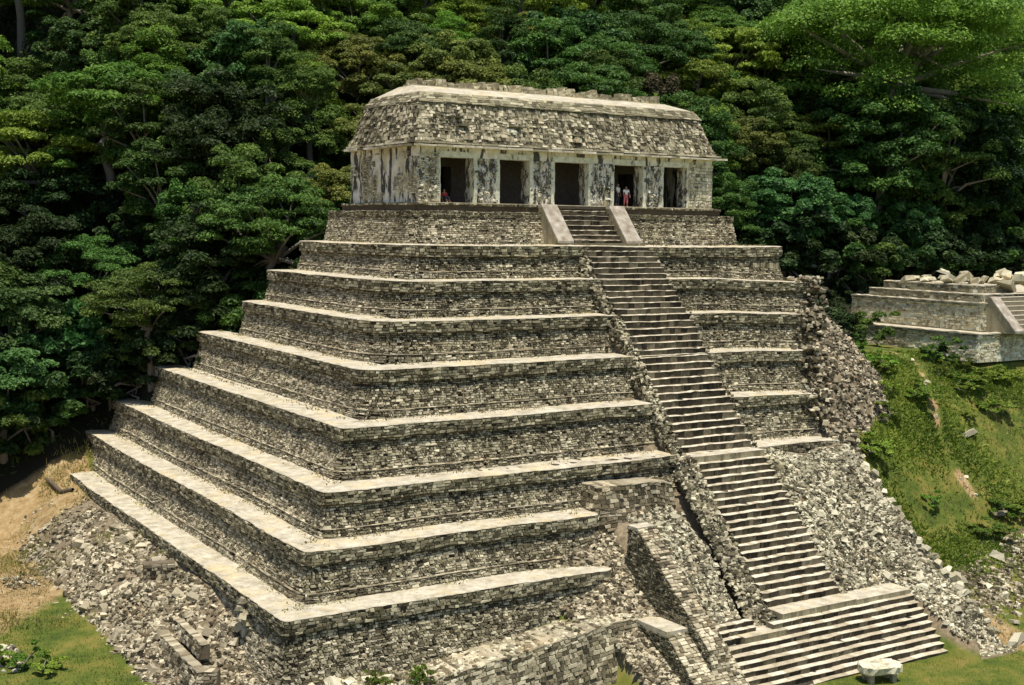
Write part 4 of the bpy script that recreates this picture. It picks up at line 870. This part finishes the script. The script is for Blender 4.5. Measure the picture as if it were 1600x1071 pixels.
# ------------------------------------------------------------------ plants
def leaves(centers, radii, n, size, asp=.5, up_bias=.55, hollow=.6, droop=.25):
    """leaf quads spread through ellipsoid clumps; returns V, F, tone"""
    m = len(centers); N_ = m*n; c = np.repeat(centers, n, 0); r = np.repeat(radii, n, 0)
    d = R.normal(0, 1, (N_, 3)); d /= np.linalg.norm(d, axis=1)[:, None]; d[:, 2] = np.where(d[:, 2] < -.25, -d[:, 2]*.6, d[:, 2])
    q = hollow + (1-hollow)*R.random(N_)**.6; p = c + d*r*q[:, None]
    nrm = d*.55 + np.array([0, 0, up_bias]) + R.normal(0, .42, (N_, 3)); nrm /= np.linalg.norm(nrm, axis=1)[:, None]
    a = R.normal(0, 1, (N_, 3)); a[:, 2] -= droop; a -= nrm*(a*nrm).sum(1)[:, None]; a /= np.linalg.norm(a, axis=1)[:, None]; b = np.cross(nrm, a)
    s = size*R.uniform(.6, 1.35, N_)[:, None]; V = np.stack([p-a*s*.5, p+b*s*asp*.5+nrm*s*.06, p+a*s*.5, p-b*s*asp*.5+nrm*s*.06], 1).reshape(-1, 3)
    F = np.arange(N_*4).reshape(-1, 4); ct = np.repeat(R.random(m), n)
    tone = np.clip(.28*ct + .45*R.random(N_) + .27*(d[:, 2]*.5+.5)*0 + .12, 0, 1); return V, F, tone
def crown_pts(kind, Rr, Hc, n):
    a = R.uniform(0, 6.283, n)
    if kind == 'umbel':      # layered canopy: a lumpy dome with hanging lower layers
        r = Rr*np.sqrt(R.random(n)); z = Hc*.75*(1-(r/Rr)**2) + R.normal(0, .12, n)*Hc
        low = R.random(n) < .42; z = np.where(low, z - R.uniform(.25, 1.15, n)*Hc, z); r = np.where(low, r*.85, r)
        return np.stack([r*np.cos(a), r*np.sin(a), z], 1), np.stack([R.uniform(.7, 1.4, n)*Rr/5, R.uniform(.7, 1.4, n)*Rr/5, R.uniform(.35, .7, n)*Rr/5], 1)
    if kind == 'round':
        d = R.normal(0, 1, (n, 3)); d /= np.linalg.norm(d, axis=1)[:, None]; q = R.uniform(.5, 1.05, n)[:, None]; p = d*q*np.array([Rr, Rr, Hc*.6])*R.uniform(.85, 1.15, (n, 1))
        return p, np.stack([R.uniform(.6, 1.2, n)*Rr/4, R.uniform(.6, 1.2, n)*Rr/4, R.uniform(.4, .8, n)*Rr/4], 1)
    if kind == 'tiered':     # drooping fan-like layers
        k = R.integers(0, 6, n); r = Rr*(1-.13*k)*np.sqrt(R.uniform(.05, 1, n)); z = -Hc*.7 + k*Hc*.25 - .15*r + R.normal(0, .75, n)
        return np.stack([r*np.cos(a), r*np.sin(a), z], 1), np.stack([R.uniform(.7, 1.3, n)*Rr/4.5, R.uniform(.7, 1.3, n)*Rr/4.5, R.uniform(.35, .75, n)*Rr/4], 1)
    if kind == 'column':     # vine-draped mass
        z = R.uniform(-Hc, Hc*.5, n); r = Rr*np.sqrt(R.uniform(.25, 1, n))*(1-.25*(z/Hc)**2)
        return np.stack([r*np.cos(a), r*np.sin(a), z], 1), np.stack([R.uniform(.4, .9, n)*Rr/3, R.uniform(.4, .9, n)*Rr/3, R.uniform(.6, 1.5, n)*Rr/3], 1)
protos = {}
def proto(key, kind, Rr, Hc, trunk, nc, nl, ls, lm, bark=M_BARK, asp=.5, limbs=9, limb_r=.09, up=.55):
    P_, r_ = crown_pts(kind, Rr, Hc, nc); zc = trunk + Hc*.35; C0 = P_ + np.array([0, 0, zc])
    V, F, t = leaves(C0, r_, nl, ls, asp, up); crown = np_mesh('crown', V, F, lm, tone=t)
    tr = 0.045*Rr+(.12 if Rr > 2.2 else -.01); pts = [(0, 0, -2.5), (R.normal(0, .1), R.normal(0, .1), trunk*.4), (R.normal(0, .25), R.normal(0, .25), trunk*.8), (R.normal(0, .35), R.normal(0, .35), trunk+Hc*.1)]
    parts = [tube(pts, [tr*1.3, tr, tr*.85, tr*.6], 8)]
    pick = R.choice(nc, min(limbs, nc), replace=False)
    for q in pick:
        e = C0[q]; s = np.array(pts[2])*.6+np.array(pts[3])*.4 + R.normal(0, .1, 3); mid = s*.5+e*.5 + np.array([0, 0, .12*Hc]) - np.array([0, 0, .1])*np.linalg.norm(e-s)*.5
        parts.append(tube([s, mid*.9+s*.1, e], [tr*.5, limb_r*Rr/5*.9+.03, .03], 6))
        for _ in range(2):
            e2 = C0[R.integers(nc)]
            if np.linalg.norm(e2-e) < Rr*.6: parts.append(tube([mid, mid*.5+e2*.5, e2], [limb_r*Rr/7+.02, limb_r*Rr/9+.015, .02], 5))
    V, F = join(parts); tk = np_mesh('trunk', V, F, bark, smooth=True); protos[key] = (crown, tk, zc)
proto('umbel', 'umbel', 5.4, 4.2, 5.6, 95, 290, .29, L_MID, limbs=14)
proto('umbel_b', 'umbel', 5.0, 3.8, 5.6, 85, 300, .29, L_BRIGHT, limbs=14)
proto('umbel_y', 'umbel', 4.6, 3.6, 5.4, 80, 290, .28, L_YEL, limbs=12)
proto('round', 'round', 4.2, 7.0, 4.2, 90, 290, .29, L_MID)
proto('round2', 'round', 4.4, 6.2, 4.2, 80, 280, .34, L_BLUE, asp=.6)
proto('dark', 'round', 4.8, 7.5, 3.6, 95, 270, .34, L_DARK)
proto('tiered', 'tiered', 4.6, 5.5, 5, 100, 240, .28, L_BRIGHT, asp=.32, up=.9)
proto('tier2', 'tiered', 4.4, 5.5, 5, 100, 240, .29, L_MID, asp=.32, up=.9)
proto('column', 'column', 2.6, 5.5, 5.0, 80, 250, .27, L_MID)
proto('column_d', 'column', 2.4, 5, 5.0, 70, 190, .30, L_DRY)
proto('big_leaf', 'round', 3.0, 4.5, 2.4, 60, 80, .75, L_BLUE, asp=.45, up=.3)
proto('hero', 'umbel', 13.0, 6.4, 12.2, 230, 430, .36, L_BRIGHT, bark=M_PALEBARK, limbs=34, limb_r=.10)
proto('shrub', 'round', 1.5, 1.9, .5, 18, 230, .22, L_MID, limbs=3)
proto('shrub_d', 'round', 1.7, 2.2, .4, 18, 240, .24, L_DARK, limbs=3)
proto('bush', 'round', 1.0, 1.1, .25, 14, 110, .20, L_GRASS, limbs=3)
proto('bush_g', 'round', 1.15, 1.3, .3, 14, 130, .22, L_BRIGHT, limbs=3)
LAB = {'umbel': ('tree with a flat layered mid-green crown', 'tree'), 'umbel_b': ('tree with a flat layered bright green crown', 'tree'), 'umbel_y': ('tree with a yellowish layered crown', 'tree'),
       'round': ('dense round green tree', 'tree'), 'round2': ('round tree with bluish green leaves', 'tree'), 'dark': ('very dark green dense tree', 'tree'), 'tiered': ('tree with drooping tiers of bright green foliage', 'tree'),
       'tier2': ('tree with drooping tiers of mid-green foliage', 'tree'), 'column': ('vine-draped green column tree', 'tree'), 'column_d': ('tall tree smothered in dry brownish vines', 'tree'), 'big_leaf': ('shrubby tree with large bluish leaves', 'tree')}
cnt = 0
NM = {'umbel': 'canopy_tree', 'umbel_b': 'canopy_tree', 'umbel_y': 'canopy_tree', 'hero': 'canopy_tree', 'shrub': 'shrub', 'shrub_d': 'shrub', 'bush': 'bush', 'bush_g': 'bush', 'column': 'vine_covered_tree', 'column_d': 'vine_covered_tree'}
def plant(key, x, y, sc=1.0, label=None, group=None, cat='tree', z=None, zs=None, lift=0):
    c, tk, zc = protos[key]; zz = float(H(x, y)) if z is None else z
    root = empty(NM.get(key, 'forest_tree'), (x, y, zz+lift), None, R.uniform(0, 6.28)); root.scale = (sc*R.uniform(.92, 1.08), sc*R.uniform(.92, 1.08), (zs or sc)*R.uniform(.95, 1.05))
    ob('crown', c, root); ob('trunk' if cat == 'tree' else 'stem', tk, root); tag(root, label, cat, group); return root
def proj(x, y, z):
    d = np.array([x, y, z])-CAM; q = d@fw; return 800+FPX*(d@r2)/q, 535.5-FPX*(d@u2)/q, q
def zone_name(px):
    return 'left of the pyramid' if px < 420 else 'behind the left of the temple' if px < 800 else 'behind the right of the temple' if px < 1180 else 'above the ruined platform'
# named trees, placed on the slope
NAMED = [('hero', 75, 26, 1.22, 'huge bright green umbrella tree with pale spreading limbs at the upper right'),
         ('umbel_b', 51, 33, 1.0, 'bright green flat-crowned tree just above the right end of the temple roof'),
         ('umbel_y', 9.5, 25, 1.0, 'yellowish flat-crowned tree directly left of the temple roof'),
         ('umbel_y', 3.5, 20.5, .85, 'small yellow-green tree touching the left end of the temple'),
         ('round2', 2, 36, 1.0, 'pale bluish green round tree at the upper left of the temple'),
         ('umbel_b', -15, 42, 1.2, 'bright green spreading tree at the upper left edge'),
         ('big_leaf', -15.8, 27, 1.15, 'round tree with large glossy pale leaves beside the left terraces'),
         ('tiered', 46, 24, 1.0, 'bright tiered tree right of the temple wall'),
         ('tier2', 58, 24, .95, 'leaning tiered tree between the temple and the ruined platform'),
         ('column_d', 37, 19, 1.1, 'brown dry vine-covered tree just right of the temple'),
         ('column_d', 41, 27, 1.2, 'tall brown vine-hung tree behind the right end of the temple'),
         ('big_leaf', 68, 17, 1.1, 'big-leaved blue-green tree above the ruined platform')]
for k_, x, y, s_, lab in NAMED: plant(k_, x, y, s_, lab)
placed = [(a[1], a[2]) for a in NAMED]
for x, y, kk in ((66, 20, 'round'), (70.5, 19.5, 'column'), (74.5, 19, 'round'), (79, 19.5, 'dark'), (84, 20, 'column'), (88, 22, 'round')): plant(kk, x, y, 1.55, LAB[kk][0]+' under the umbrella tree', LAB[kk][0].replace('tree', 'trees', 1)+' under the umbrella tree'); placed.append((x, y))
tries = 0; ntree = 0
while tries < 9000 and ntree < 340:
    tries += 1; y = R.uniform(14, 125); x = R.uniform(-42, 130); z = float(H(x, y)); px, py, q = proj(x, y, z+8)
    if px < -140 or px > 1740 or py < -190: continue
    lo = 23.3 if x < -16 else 25 if x < -12.5 else 21 if x < -8 else 17.5 if x < 0 else 16.5 if x < 27 else 17.5
    if y < lo or (x > 47 and y < 26.5 and x < 84 and y < 17): continue
    gap = 3.9 if y < 50 else 4.9
    if any((x-a)**2+(y-b)**2 < gap**2 for a, b in placed): continue
    if (x-75)**2+(y-22)**2 < 36: continue
    bright = vnoise(x, y, 91, 14)
    if px < 430 and py > 380: ch = R.choice(['dark', 'round', 'round', 'umbel', 'round2', 'umbel'])
    elif px > 1150 and py > 230: ch = R.choice(['dark', 'round2', 'column', 'round', 'umbel', 'column_d', 'round'])
    elif bright > .15: ch = R.choice(['umbel_b', 'umbel_y', 'round', 'umbel', 'round2', 'tiered'])
    else: ch = R.choice(['umbel', 'round', 'round2', 'round', 'dark', 'umbel_b', 'column', 'tier2'])
    ch = str(ch); s_ = R.uniform(.75, 1.2); zn = zone_name(px)
    placed.append((x, y)); ntree += 1; plant(ch, x, y, s_, LAB[ch][0]+' '+zn, LAB[ch][0].replace('tree', 'trees', 1)+' '+zn)
print('trees', ntree, tries)
# a low dense front row closes the forest edge
for x in np.arange(-37, 0, 1.9):
    yf_ = np.interp(x, [-60, -24, -17.6, -13.6, -11.5, -9.1, 0], [24.5, 23.5, 24, 25.5, 22, 19, 16.5]) + R.uniform(-.4, 1.6)
    plant(str(R.choice(['shrub', 'shrub_d', 'shrub_d'])), x+R.normal(0, .4), yf_, R.uniform(1.7, 2.7), 'tall dense shrub in the front row of the forest left of the pyramid', 'front row of shrubs left of the pyramid', 'shrub')
for x in np.arange(48, 96, 2.3):
    plant(str(R.choice(['shrub', 'shrub_d', 'shrub_d'])), x+R.normal(0, .5), 15.2+R.uniform(0, 2.2), R.uniform(1.7, 2.9), 'tall dense shrub in the front row of the forest behind the ruined platform', 'front row of shrubs behind the ruined platform', 'shrub')
# understorey
k = 0
for _ in range(2600):
    if k >= 290: break
    y = R.uniform(11, 45)**1.0; x = R.uniform(-36, 105); z = float(H(x, y)); px, py, q = proj(x, y, z+1)
    lo = 21.5 if x < -16 else 22.5 if x < -13 else 19 if x < -9 else 15.5 if x < 0 else 14 if x < 26 else 12.5
    if y < lo or px < -40 or px > 1640 or (x > 48 and y < 13.5): continue
    if py > 60: zn = zone_name(px); plant(str(R.choice(['shrub', 'shrub_d', 'shrub_d'])), x, y, R.uniform(1.1, 2.3), 'dark understorey shrub at the forest foot '+zn, 'understorey shrubs '+zn, 'shrub'); k += 1
for _ in range(26):
    x = R.uniform(31, 49); y = R.uniform(2, 13)
    plant(str(R.choice(['shrub', 'shrub_d', 'bush_g'])), x, y, R.uniform(1.0, 1.7), 'green shrub in the hollow between the pyramid and the ruined platform', 'shrubs in the hollow beside the pyramid', 'shrub')
for _ in range(125):
    x = R.uniform(30, 66); y = R.uniform(-20, -4)
    if vnoise(x, y, 99, 5) < -.3: continue
    if path_d(x, y) < 1.2 or (x > 49 and y > -7.2): continue
    if x < 36 and y > -10: continue
    plant(str(R.choice(['bush', 'bush_g', 'bush_g'])), x, y, R.uniform(.7, 1.6), 'leafy green bush on the weedy hill right of the pyramid', 'bushes on the right hill', 'bush', zs=R.uniform(.6, 1.1))
plant('shrub', 46.5, -5.0, 1.1, 'darker rounded bush in the middle of the right hill below the platform', None, 'bush')
for (x, y, s_) in ((-27.0, -9.4, .8), (-26.3, -10.6, .7), (-28.1, -8.0, .7)): plant('bush_g', x, y, s_, 'green bush in the bottom left corner beside the stones', 'bushes in the bottom left corner', 'bush')
for _ in range(9):
    x, y = R.uniform(-15.5, -11), R.uniform(-25.5, -21.5); plant('bush', x, y, R.uniform(.3, .5), 'small weed growing among the stones of the corner heap', 'weeds in the corner heap', 'plant', zs=R.uniform(.5, .9))
rub('rubble_heap', -30, -26.8, -9.5, -5.2, 160, (.12, .4), M_RUBP, 'low heap of pale stones at the bottom left frame corner', lambda x, y, r: np.ones_like(x))

def ground_leaves(name, x0, x1, y0, y1, n, size, m, label, cat, dens, stand=False):
    x = R.uniform(x0, x1, n*3); y = R.uniform(y0, y1, n*3); ok = R.random(n*3) < dens(x, y); x = x[ok][:n]; y = y[ok][:n]; z = H(x, y); k = len(x)
    a = R.normal(0, 1, (k, 3)); a[:, 2] = np.abs(a[:, 2])*(2.2 if stand else .7)+.3; a /= np.linalg.norm(a, axis=1)[:, None]; b = np.cross(a, R.normal(0, 1, (k, 3))); b /= np.linalg.norm(b, axis=1)[:, None]
    s = (size*R.uniform(.5, 1.5, k))[:, None]; w = .16 if stand else .5; p = np.stack([x, y, z], 1)
    V = np.stack([p-b*s*w*.5, p+b*s*w*.5, p+a*s+b*s*w*.12, p+a*s*.98-b*s*w*.12], 1).reshape(-1, 3)
    t = np.clip(.5+.35*vnoise(x, y, 95, 3)+R.normal(0, .2, k), 0, 1); c0 = V.mean(0)
    o = ob(name, np_mesh(name, V-c0, np.arange(k*4).reshape(-1, 4), m, tone=t), None, tuple(c0)); return tag(o, label, cat, kind='stuff')
pd = lambda x, y: smooth(.2, .8, path_d(x, y)+.35*vnoise(x, y, 35, 1.5))
ground_leaves('weeds', 25, 82, -24, -1, 80000, .24, L_GRASS, 'thick green weeds covering the hill right of the pyramid', 'weeds', lambda x, y: np.clip(vnoise(x, y, 96, 4)*1.1+.55, .04, 1)*pd(x, y)*smooth(0, 2.5, x-25-np.maximum(0, (y+12))*.9)*(zones(x, y)[1] < .3)*(~((x > 49.5) & (y > -6.2)))*smooth(-23.5, -18, y))
ground_leaves('dry_grass', 25, 82, -34, -4, 26000, .26, L_STRAW, 'dry straw-coloured grass among the weeds of the right hill', 'grass', lambda x, y: np.clip(-vnoise(x, y, 96, 4)*.9+.45, 0, 1)*(zones(x, y)[1] < .3)*(~((x > 49.5) & (y > -6.2))), True)
ground_leaves('lawn', -34, -22.6, -20, 18, 22000, .14, L_LAWN, 'short green grass of the court at the lower left', 'grass', lambda x, y: .75-.5*smooth(.1, .5, vnoise(x, y, 31, 6)), True)
ground_leaves('lawn', 3, 34, -40, -26.5, 34000, .12, L_GOLD, 'short yellow-green grass before the bottom steps', 'grass', lambda x, y: .8*np.where((x > 5) & (x < 20.6) & (y > -28.1), 0, 1), True)
ground_leaves('tufts', -16.5, -9, -27, -20.3, 2600, .3, L_STRAW, 'yellow grass tufts at the foot of the front left corner', 'grass', lambda x, y: (vnoise(x, y, 98, 1.5)*.6+.5), True)
ground_leaves('hillside_litter', -34, 90, 12, 40, 60000, .5, L_DARK, 'shade-dark leafy undergrowth covering the forest floor', 'undergrowth', lambda x, y: (forestw(x, y))) if False else None
ground_leaves('soil_grass', -27, -17, -4, 22, 5000, .28, L_STRAW, 'thin dry grass on the tan soil left of the pyramid', 'grass', lambda x, y: np.clip(vnoise(x, y, 171, 2.2)+.2, 0, 1), True)
ground_leaves('edge_grass', -20, -6, 9, 25, 5000, .35, L_STRAW, 'dry grass along the broken back edge of the left terraces', 'grass', lambda x, y: np.exp(-((y-np.interp(x, [-20, -17.6, -13.6, -11.5, -9, -6], [20, 21.5, 23.5, 19.5, 17, 13]))/1.3)**2), True)
yy0 = lambda x: np.interp(x, [-60, -24, -17.6, -13.6, -11.5, -9.1, 0, 25, 27, 90], [26, 23, 23, 25, 22, 18, 14, 12, 11, 13])
ground_leaves('undergrowth', -40, 130, 11, 70, 110000, .55, L_DARK, 'shade-dark leafy undergrowth covering the forest floor', 'undergrowth', lambda x, y: smooth(0, 1.5, y-yy0(x))*np.where((x > 49) & (y < 24.5) & (y < 12), 0, 1))
print('objects', len(bpy.data.objects), 'tris', sum(sum(len(p.vertices)-2 for p in m.polygons) if len(m.polygons) < 200 else len(m.loops)-2*len(m.polygons) for m in bpy.data.meshes))
